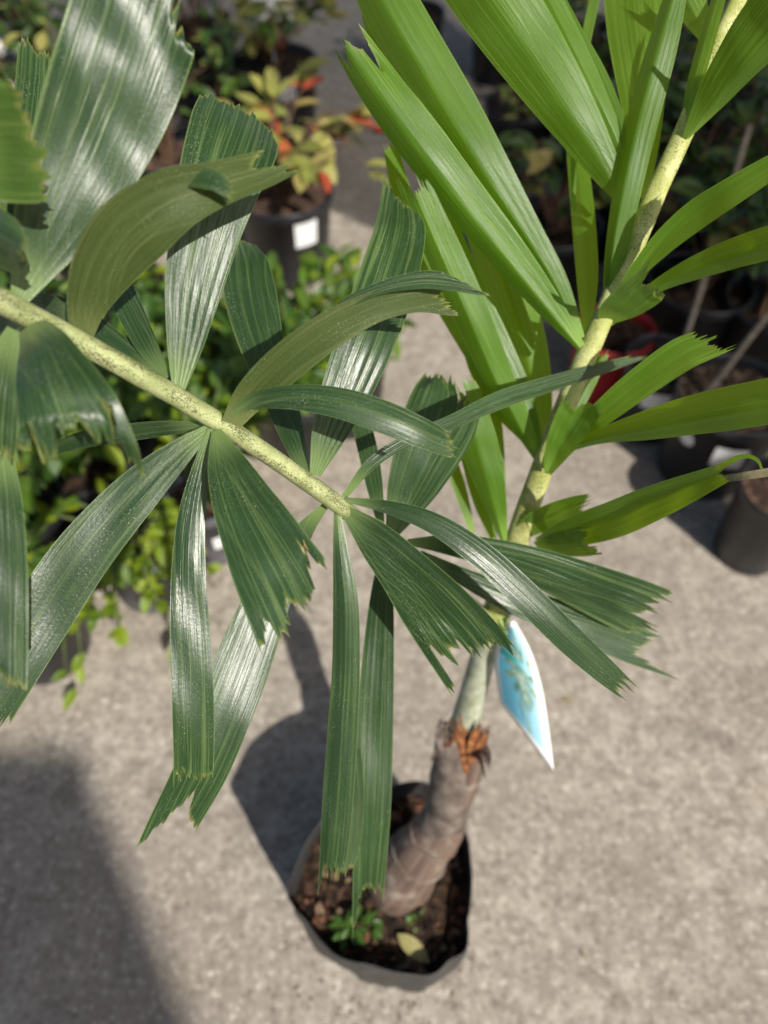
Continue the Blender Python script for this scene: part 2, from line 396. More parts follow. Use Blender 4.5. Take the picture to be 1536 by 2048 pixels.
# older frond, blades above the stalk
O([(40,595,36),(102,455,140),(160,340,195),(212,220,228),(255,100,240),(292,-20,236),(310,-70,225)], d=(.388,.362), roll=(-3,-8), arc=(24,14), tip=[(0,60),(.55,20),(.8,-60),(1,-95)], amp=16, pleat=.008, wave=.075)
O([(32,590,22),(52,440,70),(75,290,100),(90,170,105),(92,110,100)], d=(.40,.45), roll=(-15,-10), tip=[(0,6),(1,10)], amp=12)
leaflet(old, M['mid'], [(-230,215,190),(-120,245,240),(-30,265,255),(40,268,255),(60,268,240)], seed=3, d=(.335,.325), roll=(-4,-8), arc=(30,30), tip=[(0,-25),(.5,10),(1,10)], amp=10)
O([(-90,400,60),(-50,440,95),(-10,470,105),(25,488,90),(48,500,40)], d=(.36,.335), roll=(-35,-30), arc=(-60,-80), amp=5)
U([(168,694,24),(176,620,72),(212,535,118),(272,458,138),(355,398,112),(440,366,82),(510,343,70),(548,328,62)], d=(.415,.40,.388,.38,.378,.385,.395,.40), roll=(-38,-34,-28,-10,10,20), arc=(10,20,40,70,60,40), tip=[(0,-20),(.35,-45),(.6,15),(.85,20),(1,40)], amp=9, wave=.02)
O([(240,425,30),(300,372,40),(370,352,42),(430,362,40),(462,385,26)], d=(.392,.385,.38,.375,.376), roll=(30,35), arc=(20,20), tip=[(0,-12),(1,15)], amp=6, name='leaflet_fold')
O([(357,782,24),(370,690,70),(388,570,112),(415,450,138),(446,340,165),(472,265,178),(486,222,168)], d=(.455,.45,.444,.439,.439,.452,.475), roll=(2,-2,-4,-8), arc=(28,-10), tip=[(0,-45),(.15,-10),(.55,12),(.8,20),(1,-40)], amp=9, pleat=.014)
O([(612,950,22),(582,860,52),(550,765,70),(520,675,92),(500,585,104),(490,520,92),(478,482,60)], d=(.52,.54,.555,.565,.575,.59,.61), roll=(25,-10), arc=(30,-40), tip=[(0,-15),(.5,5),(1,-20)], amp=4, pleat=.018)
O([(334,757,18),(294,690,44),(255,612,54),(208,520,58),(165,440,50),(140,390,40)], d=(.46,.50), roll=(25,20), arc=(30,20), pleat=.03)
O([(324,752,16),(262,708,36),(205,664,42),(150,622,40),(110,590,30)], d=(.46,.50), roll=(-30,-30), pleat=.03)
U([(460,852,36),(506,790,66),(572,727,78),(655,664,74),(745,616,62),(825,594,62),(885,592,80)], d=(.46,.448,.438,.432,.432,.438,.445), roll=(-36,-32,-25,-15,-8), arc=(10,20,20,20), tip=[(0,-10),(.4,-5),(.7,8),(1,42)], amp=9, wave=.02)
O([(640,640,8),(700,602,20),(770,574,26),(840,560,34),(890,562,34),(930,570,20)], d=(.437,.43,.428,.43,.434,.438), roll=(45,40), arc=(10,10), tip=[(0,-30),(.4,10),(1,58)], amp=4, name='leaflet_fold')
O([(452,830,14),(515,800,36),(600,795,52),(680,806,62),(760,831,66),(840,864,60),(900,890,46)], d=(.455,.44,.43,.425,.425,.43,.44), roll=(10,18), arc=(-40,-30), keel=(-10,-4), tip=[(0,-8),(1,18)], amp=9)
O([(630,950,22),(660,862,72),(700,762,104),(742,655,116),(780,545,116),(803,455,100),(803,385,70)], d=(.52,.513,.51,.513,.53,.56,.585), roll=(-5,-12), arc=(24,10), tip=[(0,45),(.3,-10),(1,-60)], amp=10, pleat=.014)
O([(762,1050,14),(748,965,34),(733,890,40),(716,825,36),(700,760,30)], d=(.58,.62), roll=(20,10))
O([(780,1062,18),(802,985,58),(830,905,86),(858,835,104),(874,785,92),(880,755,60)], d=(.59,.60,.61,.62,.63,.64), roll=(-15,-10), arc=(20,-50), pleat=.02)
O([(790,1068,16),(835,990,62),(876,920,78),(915,860,70),(940,810,50)], d=(.60,.64), roll=(15,10), arc=(20,20), pleat=.02)
O([(688,994,12),(745,925,24),(820,878,24),(900,845,28),(1000,800,36),(1100,768,32),(1200,738,24),(1270,716,14)], d=(.535,.53,.535,.545,.565,.59,.615,.63), roll=(-25,-30), arc=(-30,-20), tip=[(0,-20),(.5,10),(1,35)], amp=12)
# older frond, blades hanging below the stalk
O([(425,852,16),(360,904,52),(290,968,84),(220,1043,102),(150,1130,114),(85,1230,118),(25,1335,108),(-30,1430,100)], d=(.46,.445), roll=(-10,8), arc=(-25,-20), keel=(8,4), amp=14)
O([(-8,880,50),(2,990,74),(4,1120,92),(4,1260,96),(4,1375,92)], d=(.385,.37), roll=(15,15), arc=(-20,-10), tip=[(0,12),(.5,-18),(1,10)], amp=12)
O([(62,648,60),(85,690,112),(108,752,160),(132,815,195),(150,868,222),(158,900,238)], d=(.375,.352,.338,.332,.335,.34), roll=(-5,-8), arc=(-50,-30), tip=[(0,72),(.2,8),(.45,-55),(.6,-40),(.8,-5),(1,26)], amp=20, tears=2)
O([(30,660,30),(12,720,60),(0,790,70),(-6,860,74),(-8,905,70)], d=(.38,.37), roll=(30,30), amp=12)
O([(421,858,11),(399,948,36),(382,1045,56),(377,1150,67),(381,1280,79),(386,1400,82),(388,1500,80),(387,1552,77)], d=(.458,.457,.457,.457,.458,.462,.470,.480), roll=(-16,-10,7,1), arc=(-25,-16), tip=[(0,2),(.5,8),(.8,-16),(.93,0),(1,36)], amp=14, wave=.085)
O([(432,860,20),(453,928,80),(488,1012,128),(530,1095,165),(566,1165,188),(588,1212,196)], d=(.455,.44,.425,.413,.405,.402), roll=(-6,-8), arc=(-50,-30), keel=(10,6), tip=[(0,-60),(.25,-42),(.4,15),(.55,0),(.85,12),(1,52)], amp=16, tears=1)
O([(650,1012,14),(608,1062,38),(566,1135,72),(522,1232,98),(480,1342,112),(442,1442,112),(405,1535,106),(362,1620,92)], d=(.540,.545,.548,.544,.537,.532,.534,.545), roll=(7,10), arc=(30,10), tip=[(0,36),(.3,12),(.42,-40),(.5,-30),(1,122)], amp=8, pleat=.016)
O([(674,1018,12),(680,1085,28),(691,1200,50),(692,1330,56),(686,1450,60),(677,1580,62),(669,1690,56),(664,1745,50)], d=(.535,.535,.54,.55,.56,.57,.58,.585), roll=(-14,-6), arc=(-30,-20), keel=(-12,-16), tip=[(0,-10),(.7,4),(.9,10),(1,62)], amp=14)
O([(712,1500,20),(708,1600,40),(700,1690,42),(690,1745,34)], d=(.59,.595), roll=(50,55), amp=10, name='leaflet_fold')
O([(776,1085,16),(766,1170,42),(757,1300,62),(750,1450,73),(745,1600,75),(741,1710,66),(738,1775,58)], d=(.605,.605,.61,.615,.62,.63,.64), roll=(-8,2), arc=(-24,-16), keel=(6,6), tip=[(0,18),(.25,-6),(.7,0),(.85,45),(1,112)], amp=14)
O([(683,1014,15),(745,1075,72),(810,1146,106),(868,1215,138),(920,1282,158),(946,1318,160)], d=(.535,.53,.53,.535,.545,.552), roll=(-30,-34), arc=(-30,-16), keel=(12,10), tip=[(0,8),(.25,-32),(.4,-8),(.6,-38),(.8,-28),(1,70)], amp=18, tears=1)
O([(688,999,9),(770,1013,26),(860,1043,42),(950,1100,53),(1040,1181,59),(1130,1270,60),(1200,1334,52),(1244,1373,40)], d=(.53,.52,.515,.515,.52,.53,.545,.558), roll=(12,6), arc=(-24,-14), keel=(-6,-4), tip=[(0,10),(1,6)], amp=16)
O([(815,1084,12),(900,1090,42),(990,1108,60),(1080,1136,78),(1170,1172,97),(1255,1208,114),(1295,1226,120)], d=(.605,.60,.60,.605,.61,.62,.63), roll=(-30,-30), arc=(-18,-10), keel=(-4,-2), tip=[(0,8),(.6,0),(.7,48),(1,14)], amp=24)
O([(840,1106,12),(920,1150,34),(1020,1196,56),(1120,1236,70),(1220,1272,78),(1290,1298,70)], d=(.63,.63,.635,.645,.655,.665), roll=(8,4), arc=(-18,-10), keel=(-8,-6), tip=[(0,25),(.5,-10),(.8,0),(.9,40),(1,118)], amp=12)
O([(402,852,18),(330,856,30),(250,866,36),(165,880,34),(100,900,26)], d=(.47,.54), roll=(30,30), arc=(-20,-20))
O([(60,632,20),(0,648,46),(-70,660,50)], d=(.42,.46), roll=(-20,-20))
O([(148,660,14),(128,630,36),(96,612,44),(60,606,40)], d=(.43,.46), roll=(30,20))

# younger frond: right side
Y([(1032,1074,20),(1075,1046,46),(1120,1025,50),(1158,1010,40),(1178,1002,26)], d=(.70,.62), roll=(-30,-25), keel=(18,14), tip=[(0,18),(1,-40)], amp=10)
Y([(1072,1092,16),(1112,1090,44),(1150,1086,58),(1178,1082,60)], d=(.69,.61), roll=(-35,-30), tip=[(0,8),(.5,-10),(1,10)], amp=12)
Y([(1078,1084,18),(1150,1064,58),(1225,1040,74),(1300,1008,72),(1380,974,58),(1442,948,38)], d=(.70,.635,.58,.53,.485,.455), roll=(-24,-24), keel=(20,18), tip=[(0,14),(.4,0),(1,8)], amp=8)
leaflet(young, M['dry'], [(1130,1046,4),(1250,1000,8),(1350,964,10),(1450,957,14),(1540,944,17),(1620,930,10)], d=(.64,.58,.53,.475,.45,.44), seed=61, amp=2, name='dry_leaflet_strip')
Y([(1400,955,8),(1450,928,12),(1490,912,9),(1514,920,7),(1524,938,4)], d=(.50,.47), roll=(30,30), amp=2)
Y([(1096,944,16),(1118,892,52),(1146,843,74),(1170,806,78)], d=(.64,.615,.60,.592), roll=(10,10), keel=(24,20), tip=[(0,-8),(.35,-22),(.6,8),(1,6)], amp=8)
Y([(1096,938,14),(1118,868,34),(1150,800,46),(1180,755,34),(1204,718,16)], d=(.645,.63), roll=(-35,-35), keel=(15,15), tip=[(0,0),(1,18)], amp=5)
Y([(1118,924,12),(1164,864,36),(1230,806,54),(1300,752,64),(1365,708,68),(1415,686,60)], d=(.64,.61,.58,.555,.535,.525), roll=(-14,-14), arc=(20,40), keel=(6,6), tip=[(0,-12),(.6,5),(1,22)], amp=10)
Y([(1112,906,12),(1190,876,30),(1280,854,60),(1370,834,80),(1460,817,90),(1560,798,92),(1640,780,80)], d=(.64,.59,.54,.50,.465,.435,.41), roll=(-12,-12), keel=(-36,-32), pleat=.006)
Y([(1207,648,16),(1240,622,60),(1275,592,78),(1300,570,72)], d=(.605,.575,.545,.525), roll=(-45,-40), arc=(20,20), tip=[(0,112),(.12,70),(.35,0),(.7,-12),(1,-20)], amp=6)
Y([(1216,640,10),(1262,560,26),(1322,490,46),(1392,430,58),(1462,384,56),(1540,336,48),(1610,296,40)], d=(.605,.575,.55,.525,.50,.48,.465), roll=(-14,-14), keel=(28,24), pleat=.006)
Y([(1220,648,10),(1308,577,26),(1380,541,46),(1460,510,60),(1540,485,66),(1620,460,60)], d=(.61,.58,.55,.52,.49,.465), roll=(-20,-20), keel=(-30,-26), pleat=.006)
Y([(1214,634,16),(1228,535,40),(1246,425,52),(1268,315,60),(1294,205,64),(1324,95,60),(1352,-15,44),(1364,-60,30)], d=(.60,.585,.57,.557,.546,.537,.53,.526), roll=(24,20), keel=(-44,-34), arc=(0,20), pleat=.006, amp=6)
# younger frond: left side
Y([(1162,694,18),(1094,606,54),(1012,502,76),(930,400,88),(850,296,94),(780,204,90),(724,124,80),(704,94,70)], d=(.60,.59,.575,.56,.548,.54,.535,.532), roll=(18,16), keel=(-38,-32), arc=(-20,-20), tip=[(0,-5),(.1,20),(.2,-18),(.45,10),(.75,-10),(.82,-75),(1,30)], amp=8, pleat=.006)
Y([(1163,676,14),(1114,566,44),(1052,462,62),(980,348,88),(905,226,108),(830,100,112),(772,0,112),(742,-55,104)], d=(.605,.60,.59,.578,.568,.56,.555,.552), roll=(18,14), keel=(-38,-32), pleat=.006, tip=[(0,0),(.3,40),(1,60)])
Y([(1152,668,14),(1082,566,34),(1000,456,46),(905,326,54),(812,180,54),(752,50,44),(735,0,30)], d=(.615,.62,.62,.615,.61,.605,.60), roll=(-40,-40), amp=10)
Y([(1173,668,14),(1175,565,40),(1168,455,46),(1158,350,42),(1148,250,38),(1140,170,30)], d=(.61,.66), roll=(20,15), keel=(-16,-14))
Y([(1078,922,15),(1040,842,44),(990,740,62),(940,622,72),(890,512,74),(848,416,66),(830,372,62)], d=(.655,.635,.615,.595,.58,.57,.565), roll=(18,14), keel=(-38,-30), arc=(-10,-10), tip=[(0,28),(.3,-18),(.6,-6),(.85,0),(1,5)], amp=14, pleat=.006)
Y([(1076,914,14),(1020,806,46),(945,688,52),(866,548,50),(805,390,40),(782,300,28)], d=(.665,.665,.655,.64,.625,.62), roll=(-30,-35), amp=9, tip=[(0,0),(1,20)])
Y([(1086,918,18),(1076,800,56),(1052,684,80),(1012,566,92),(970,452,84),(930,350,70)], d=(.66,.665,.665,.66,.655,.65), roll=(10,10), keel=(-40,-34))
Y([(1008,1082,14),(990,1005,48),(964,910,74),(938,830,78),(918,776,74)], d=(.70,.68,.66,.648,.642), roll=(16,12), keel=(-34,-26), tip=[(0,20),(.25,30),(.4,-28),(.6,-12),(.8,5),(1,10)], amp=10)
Y([(946,1072,10),(924,990,24),(896,910,28),(866,840,24),(840,780,16)], d=(.73,.70), roll=(-20,-20))
Y([(988,1082,12),(965,1000,38),(944,915,44),(920,840,36)], d=(.72,.70), roll=(-30,-30), keel=(-20,-20))
Y([(1050,880,14),(1002,812,40),(960,740,40),(932,682,20)], d=(.675,.66), roll=(-30,-30), tip=[(0,0),(1,24)], amp=12)
Y([(1082,908,12),(1050,800,36),(1000,690,46),(950,590,50),(905,480,46),(870,380,36)], d=(.66,.655,.645,.635,.625,.62), roll=(20,18), keel=(-40,-34), tip=[(0,0),(1,20)], amp=10)
Y([(1158,680,10),(1104,590,30),(1036,500,38),(962,400,40),(890,300,40),(830,215,30)], d=(.61,.607,.60,.59,.58,.575), roll=(-30,-28), keel=(-10,-10), amp=10)
Y([(1006,1070,10),(996,960,30),(985,850,38),(962,740,38),(935,640,28)], d=(.70,.69,.68,.675,.67), roll=(20,18), keel=(-36,-30), amp=10)
Y([(1262,424,14),(1212,340,58),(1142,228,100),(1062,108,132),(985,-5,150),(935,-75,150)], d=(.585,.575,.562,.55,.54,.535), roll=(8,4), keel=(-18,-14), arc=(-20,-20), pleat=.008)
Y([(1272,394,12),(1236,290,30),(1190,188,42),(1140,88,50),(1085,-20,52),(1050,-80,46)], d=(.58,.57,.56,.553,.547,.545), roll=(-10,-10), keel=(-26,-20))
Y([(1280,372,8),(1243,255,22),(1204,155,24),(1152,60,22),(1108,-25,20)], d=(.57,.555), roll=(10,10), keel=(-20,-20))
Y([(1290,396,14),(1291,290,52),(1285,180,88),(1271,60,106),(1262,-45,110)], d=(.59,.60,.61,.615,.62), roll=(6,6), arc=(-20,-20))
Y([(1146,420,8),(1148,300,14),(1150,210,16),(1166,110,20),(1192,-15,22)], d=(.64,.62), roll=(10,10))
# younger frond: top
Y([(1370,278,12),(1418,208,58),(1472,132,94),(1538,52,126),(1605,-25,135)], d=(.56,.53,.50,.47,.44), roll=(-34,-34), keel=(-30,-26))
Y([(1370,268,10),(1384,192,28),(1408,100,32),(1432,15,28),(1450,-40,22)], d=(.56,.535), roll=(40,40), keel=(-15,-15))
Y([(1415,76,26),(1388,20,52),(1362,-40,62)], d=(.575,.57), roll=(10,10), keel=(-20,-20))

# ------------------------------------------------------------------ palm trunk
def trunk():
    k = NT('trunk_skin'); o = k.new('TexCoord').outputs['Object']; uv = k.uv('UVMap')
    st = k.noise(k.vscale(uv, (30, 5, 1)), 1.0, 4, 0.55); bl = k.noise(o, 38, 4, 0.6)
    col = k.mix(k.rng(st, 0.35, 0.7), (0.09, 0.060, 0.048), (0.20, 0.145, 0.112)); col = k.mix(k.rng(bl, 0.5, 0.72), col, (0.27, 0.23, 0.185))
    col = k.mix(k.rng(k.noise(o, 22, 3), 0.56, 0.7), col, (0.17, 0.075, 0.045))
    k.set(base=col, rough=0.62, spec=0.3); k.bump(st, 0.3, 0.002); skin = k.m
    sheath = plain('dead_sheath', (0.21, 0.175, 0.145), 0.6, 0.35, 0.6, 45, 0.3, 0.003, dark=(0.075, 0.055, 0.047))
    pale = plain('pale_stem', (0.48, 0.50, 0.40), 0.5, 0.4, 0.35, 45, 0.3, 0.002, dark=(0.22, 0.24, 0.15))
    fib = plain('orange_fibre', (0.42, 0.17, 0.06), 0.8, 0.2, 0.6, 90, 0.6, 0.004, dark=(0.09, 0.035, 0.02))
    gr = plain('crown_green', (0.24, 0.34, 0.09), 0.45, 0.4, 0.5, 40, 0.2, 0.001, dark=(0.13, 0.20, 0.05))
    def T(name, st, mat, **kw):
        return tube(name, [P(x, y, d) for x, y, d, w in st], [w / 2 / FPX * d for x, y, d, w in st], mat, palm, **kw)
    T('trunk_base', [(765, 1800, 1.085, 70), (788, 1772, 1.07, 118), (815, 1735, 1.05, 124), (850, 1690, 1.02, 108), (885, 1650, .995, 90), (905, 1620, .98, 70)], skin, seg=28, bump=.10, n=50)
    T('trunk_ring', [(868, 1662, 1.008, 80), (884, 1640, .995, 92), (893, 1622, .985, 90), (897, 1608, .978, 78)], sheath, seg=26, bump=.06, n=24, seed=4)
    T('leaf_sheath', [(890, 1650, .99, 70), (897, 1610, .975, 84), (903, 1565, .955, 88), (905, 1520, .935, 80), (900, 1480, .915, 62), (893, 1462, .905, 48)], sheath, seg=26, bump=.10, n=40, seed=9)
    T('leaf_sheath', [(905, 1625, .975, 54), (922, 1580, .955, 62), (938, 1530, .935, 62), (950, 1495, .915, 52), (955, 1478, .905, 40)], skin, seg=24, bump=.12, n=36, seed=12)
    T('stem', [(918, 1500, .93, 56), (932, 1440, .90, 58), (945, 1390, .875, 54), (962, 1330, .845, 52), (978, 1270, .81, 54), (988, 1225, .78, 50), (1000, 1180, .755, 40)], pale, seg=24, bump=.05, n=50, seed=3)
    T('crown_shaft', [(984, 1262, .80, 44), (998, 1220, .775, 52), (1016, 1165, .745, 48), (1032, 1110, .72, 40)], gr, seg=22, bump=.08, n=30, seed=5)
    # torn fibre flaps where an old leaf broke off
    for i, (st, d, ro, mt) in enumerate((
        ([(932, 1548, 10), (927, 1515, 22), (923, 1480, 26), (921, 1448, 20)], (.915, .88), (10, 10), fib),
        ([(940, 1530, 10), (950, 1500, 30), (958, 1478, 34), (966, 1462, 26)], (.905, .87), (-20, -20), fib),
        ([(944, 1510, 12), (954, 1500, 34), (966, 1508, 30), (970, 1522, 16)], (.90, .872), (20, 20), skin),
        ([(890, 1510, 12), (885, 1482, 26), (883, 1460, 26), (888, 1446, 16)], (.905, .878), (-20, -20), sheath))):
        leaflet(palm, mt, st, d=d, roll=ro, arc=(-40, -20), amp=16, tears=2, seed=300 + i, nu=25, nv=18, wave=.08, name='torn_fibre')
    rr = random.Random(3)
    for q in range(14):
        x, y = rr.uniform(888, 962), rr.uniform(1462, 1500); a = P(x, y, .895); b = P(x + rr.uniform(-16, 20), y - rr.uniform(14, 44), .88)
        tube('fibre', [a, (a + b) / 2 + np.array([rr.uniform(-.003, .003), 0, .002]), b], [.0009, .0007, .0004], fib, palm, seg=5, n=8)
    # leaf scars round the swollen base
    for (x, y, d, w) in ((806, 1748, 1.058, 126), (838, 1706, 1.03, 115), (868, 1670, 1.006, 101)):
        c = P(x, y, d); ax = unit(P(868, 1670, 1.006) - P(806, 1748, 1.058)); e1 = unit(np.cross(ax, [1, 0, .2])); e2 = np.cross(ax, e1); r = w / 2 / FPX * d
        V = []
        for j in range(40):
            al = 2 * math.pi * j / 40; rad = e1 * math.cos(al) + e2 * math.sin(al); wob = .003 * noise.noise(Vector((math.cos(al) * 2, math.sin(al) * 2, x)))
            for k2 in range(6):
                be = 2 * math.pi * k2 / 6; V.append(c + ax * wob + rad * (r * 1.0 + .0022 * math.cos(be)) + ax * (.0016 * math.sin(be)))
        F = [(j * 6 + k2, j * 6 + (k2 + 1) % 6, ((j + 1) % 40) * 6 + (k2 + 1) % 6, ((j + 1) % 40) * 6 + k2) for j in range(40) for k2 in range(6)]
        mesh_obj('leaf_scar', V, F, skin, palm)
trunk()

# ------------------------------------------------------------------ planter bag with its mix
def bag():
    root = empty('planter_bag', BAG_C); tag(root, 'black plastic planter bag holding the palm and its bark mix', 'planter bag')
    # the rim as it stands: an uneven ring
    rim = [(790, 1568), (862, 1574), (915, 1622), (938, 1690), (944, 1770), (943, 1840), (936, 1892), (905, 1922), (868, 1948), (815, 1948), (745, 1936), (690, 1912), (640, 1876), (600, 1836), (579, 1790), (592, 1728), (632, 1652), (700, 1598)]
    rw = [G(x, y, RIM_Z) for x, y in rim]; n = 90
    t = np.linspace(0, 1, n, endpoint=False); k = len(rw)
    def loop(tt):
        f = tt * k; i = int(f); x = f - i; a, b, c, d = (np.array(rw[(i + q - 1) % k]) for q in range(4))
        return .5 * ((2*b) + (-a + c) * x + (2*a - 5*b + 4*c - d) * x*x + (-a + 3*b - 3*c + d) * x**3)
    ring = np.array([loop(x) for x in t]); cen = ring.mean(axis=0)
    V = []; rows = []
    for z, sc in ((0.001, .93), (.012, .965), (.05, .975), (.10, .98), (.15, .985), (.20, .99), (.228, 1.0), (RIM_Z, 1.0)):
        for j in range(n):
            p = cen + (ring[j] - cen) * sc; p[2] = z
            a = 2 * math.pi * j / n
            w = noise.noise(Vector((math.cos(a) * 2.2, math.sin(a) * 2.2, z * 9))) * .008 + noise.noise(Vector((math.cos(a) * 7, math.sin(a) * 7, z * 12 + 4))) * .004 * (1 if z < .2 else .3) + noise.noise(Vector((math.cos(a) * 13, math.sin(a) * 13, z * 30 + 9))) * .003 * (1 if z < .2 else .2)
            dirv = unit(np.array([p[0] - cen[0], p[1] - cen[1], 0])); p = p + dirv * w
            if z == RIM_Z: p[2] += .006 * noise.noise(Vector((math.cos(a) * 3, math.sin(a) * 3, 7)))
            V.append(p)
    out = np.array(V).reshape(-1, n, 3)
    inner = []
    for i in range(out.shape[0] - 1, 1, -1):
        q = out[i].copy(); dv = q - np.array([cen[0], cen[1], 0]); dv[:, 2] = 0
        q -= dv / np.linalg.norm(dv, axis=1)[:, None] * .0016; inner.append(q)
    allr = np.concatenate([out, np.array(inner)]); nr = allr.shape[0]
    F = grid_faces(nr, n, True) + [tuple(range(n))[::-1]]
    mesh_obj('bag_wall', allr.reshape(-1, 3), F, M['bagblack'], root, loc=BAG_C)
    # folded gusset pleat at the front bottom
    # the mix: an uneven top
    V = []; nr = 16
    for i in range(nr + 1):
        for j in range(n):
            p = cen + (out[5][j] - cen) * (i / nr) * .985; 
            h = SOIL_Z + .010 * noise.noise(Vector((p[0] * 24, p[1] * 24, 1))) + .005 * noise.noise(Vector((p[0] * 90, p[1] * 90, 3)))
            h += .016 * math.exp(-((p[0] - palm.location.x - .02) ** 2 + (p[1] - palm.location.y) ** 2) / .003)
            V.append((p[0], p[1], h))
    soil = mesh_obj('soil', V, grid_faces(nr + 1, n, True), M['soil'], root, loc=BAG_C)
    # bark pieces, each its own
    bark = [plain('bark_red', (0.26, 0.12, 0.07), .85, .2, .5, 120, .5, .003), plain('bark_tan', (0.36, 0.24, 0.15), .85, .2, .5, 120, .5, .003), plain('bark_dark', (0.10, 0.055, 0.035), .85, .2, .5, 120, .5, .003)]
    chips = []
    for q in range(9):
        rr = np.random.default_rng(q); base = []
        m = 7
        for zz, s in ((-.3, .8), (.0, 1.0), (.3, .75)):
            for j in range(m):
                a = 2 * math.pi * j / m; s2 = s * rr.uniform(.7, 1.15)
                base.append((s2 * math.cos(a), s2 * math.sin(a) * .62, zz * rr.uniform(.6, 1.2)))
        F = grid_faces(3, m, True) + [tuple(range(m))[::-1], tuple(range(2*m, 3*m))]
        me = bpy.data.meshes.new('bark_piece'); me.from_pydata(base, [], F); me.materials.append(bark[q % 3]); chips.append(me)
    rr = random.Random(4); cnt = 0
    while cnt < 230:
        j = rr.randrange(n); f = math.sqrt(rr.random()) * .93; p = cen + (out[5][j] - cen) * f
        h = SOIL_Z + .010 * noise.noise(Vector((p[0] * 24, p[1] * 24, 1))) + .005 * noise.noise(Vector((p[0] * 90, p[1] * 90, 3)))
        o = mesh_obj('bark_piece', None, None, None, root, loc=(p[0], p[1], h + .002), mesh=rr.choice(chips))
        s = rr.choice((.003, .004, .005, .006, .009, .013)); o.scale = (s, s, s * .9); o.rotation_euler = (rr.uniform(-.7, .7), rr.uniform(-.7, .7), rr.uniform(0, 6.28)); cnt += 1
    # small weeds and a fallen leaf on the mix
    return cen, out
BAG_CEN, BAG_OUT = bag()

def small_leaf_mesh(name, mat, L=1.0, W=.42, nl=7, fold=.18, bend=.25, pointed=.8):
    V = []; uvn = 5
    for i in range(nl):
        t = i / (nl - 1); w = W / 2 * (math.sin(math.pi * min(1, t * .96 + .04)) ** pointed) if 0 < i < nl - 1 else W * .02
        for j in range(uvn):
            s = j / (uvn - 1) * 2 - 1
            V.append((s * w, t * L, abs(s) * w * fold * 2 - bend * t * t * L))
    me = bpy.data.meshes.new(name); me.from_pydata(V, [], grid_faces(nl, uvn)); me.materials.append(mat)
    me.polygons.foreach_set('use_smooth', [True] * len(me.polygons)); return me

M['litter'] = plain('yellowed_leaf', (0.36, 0.33, 0.13), .6, .3, .4, 60, .3, .002)
o = mesh_obj('fallen_leaf', None, None, None, loc=G(795, 1868, SOIL_Z + .012), mesh=small_leaf_mesh('fallen_leaf', M['litter'], .055, .022, bend=.1)); o.rotation_euler = (0, 0, R(-128))
tag(o, 'fallen yellowish leaf lying on the bark mix in the planter bag', 'leaf')
wm = simple_leaf('weed_leaf', [(0.05, 0.12, 0.02), (0.10, 0.20, 0.03)]); wl = small_leaf_mesh('weed_leaf', wm, .016, .009)
for (wx, wy, lab) in ((700, 1858, 'clump of small green weeds sprouting at the front of the bark mix'), (742, 1850, 'single weed seedling beside the bigger weed clump in the bag'), (838, 1842, 'tiny weed seedling beside the foot of the palm trunk')):
    c = G(wx, wy, SOIL_Z + .004); root = empty('weed', c); tag(root, lab, 'weed'); rr = random.Random(wx)
    for q in range(26 if wx == 700 else 9):
        a = rr.uniform(0, 6.28); rad = rr.uniform(0, .017 if wx == 700 else .007)
        l = mesh_obj('leaf', None, None, None, root, loc=(c[0] + rad * math.cos(a), c[1] + rad * math.sin(a), c[2] + rr.uniform(.002, .014)), mesh=wl)
        l.rotation_euler = (rr.uniform(-.2, .9), rr.uniform(-.5, .5), a - 1.57)
    tube('stem', [c + np.array([0, 0, -.006]), c + np.array([.001, 0, .004]), c + np.array([.002, .001, .012])], [.0012, .001, .0008], wm, root, seg=6)

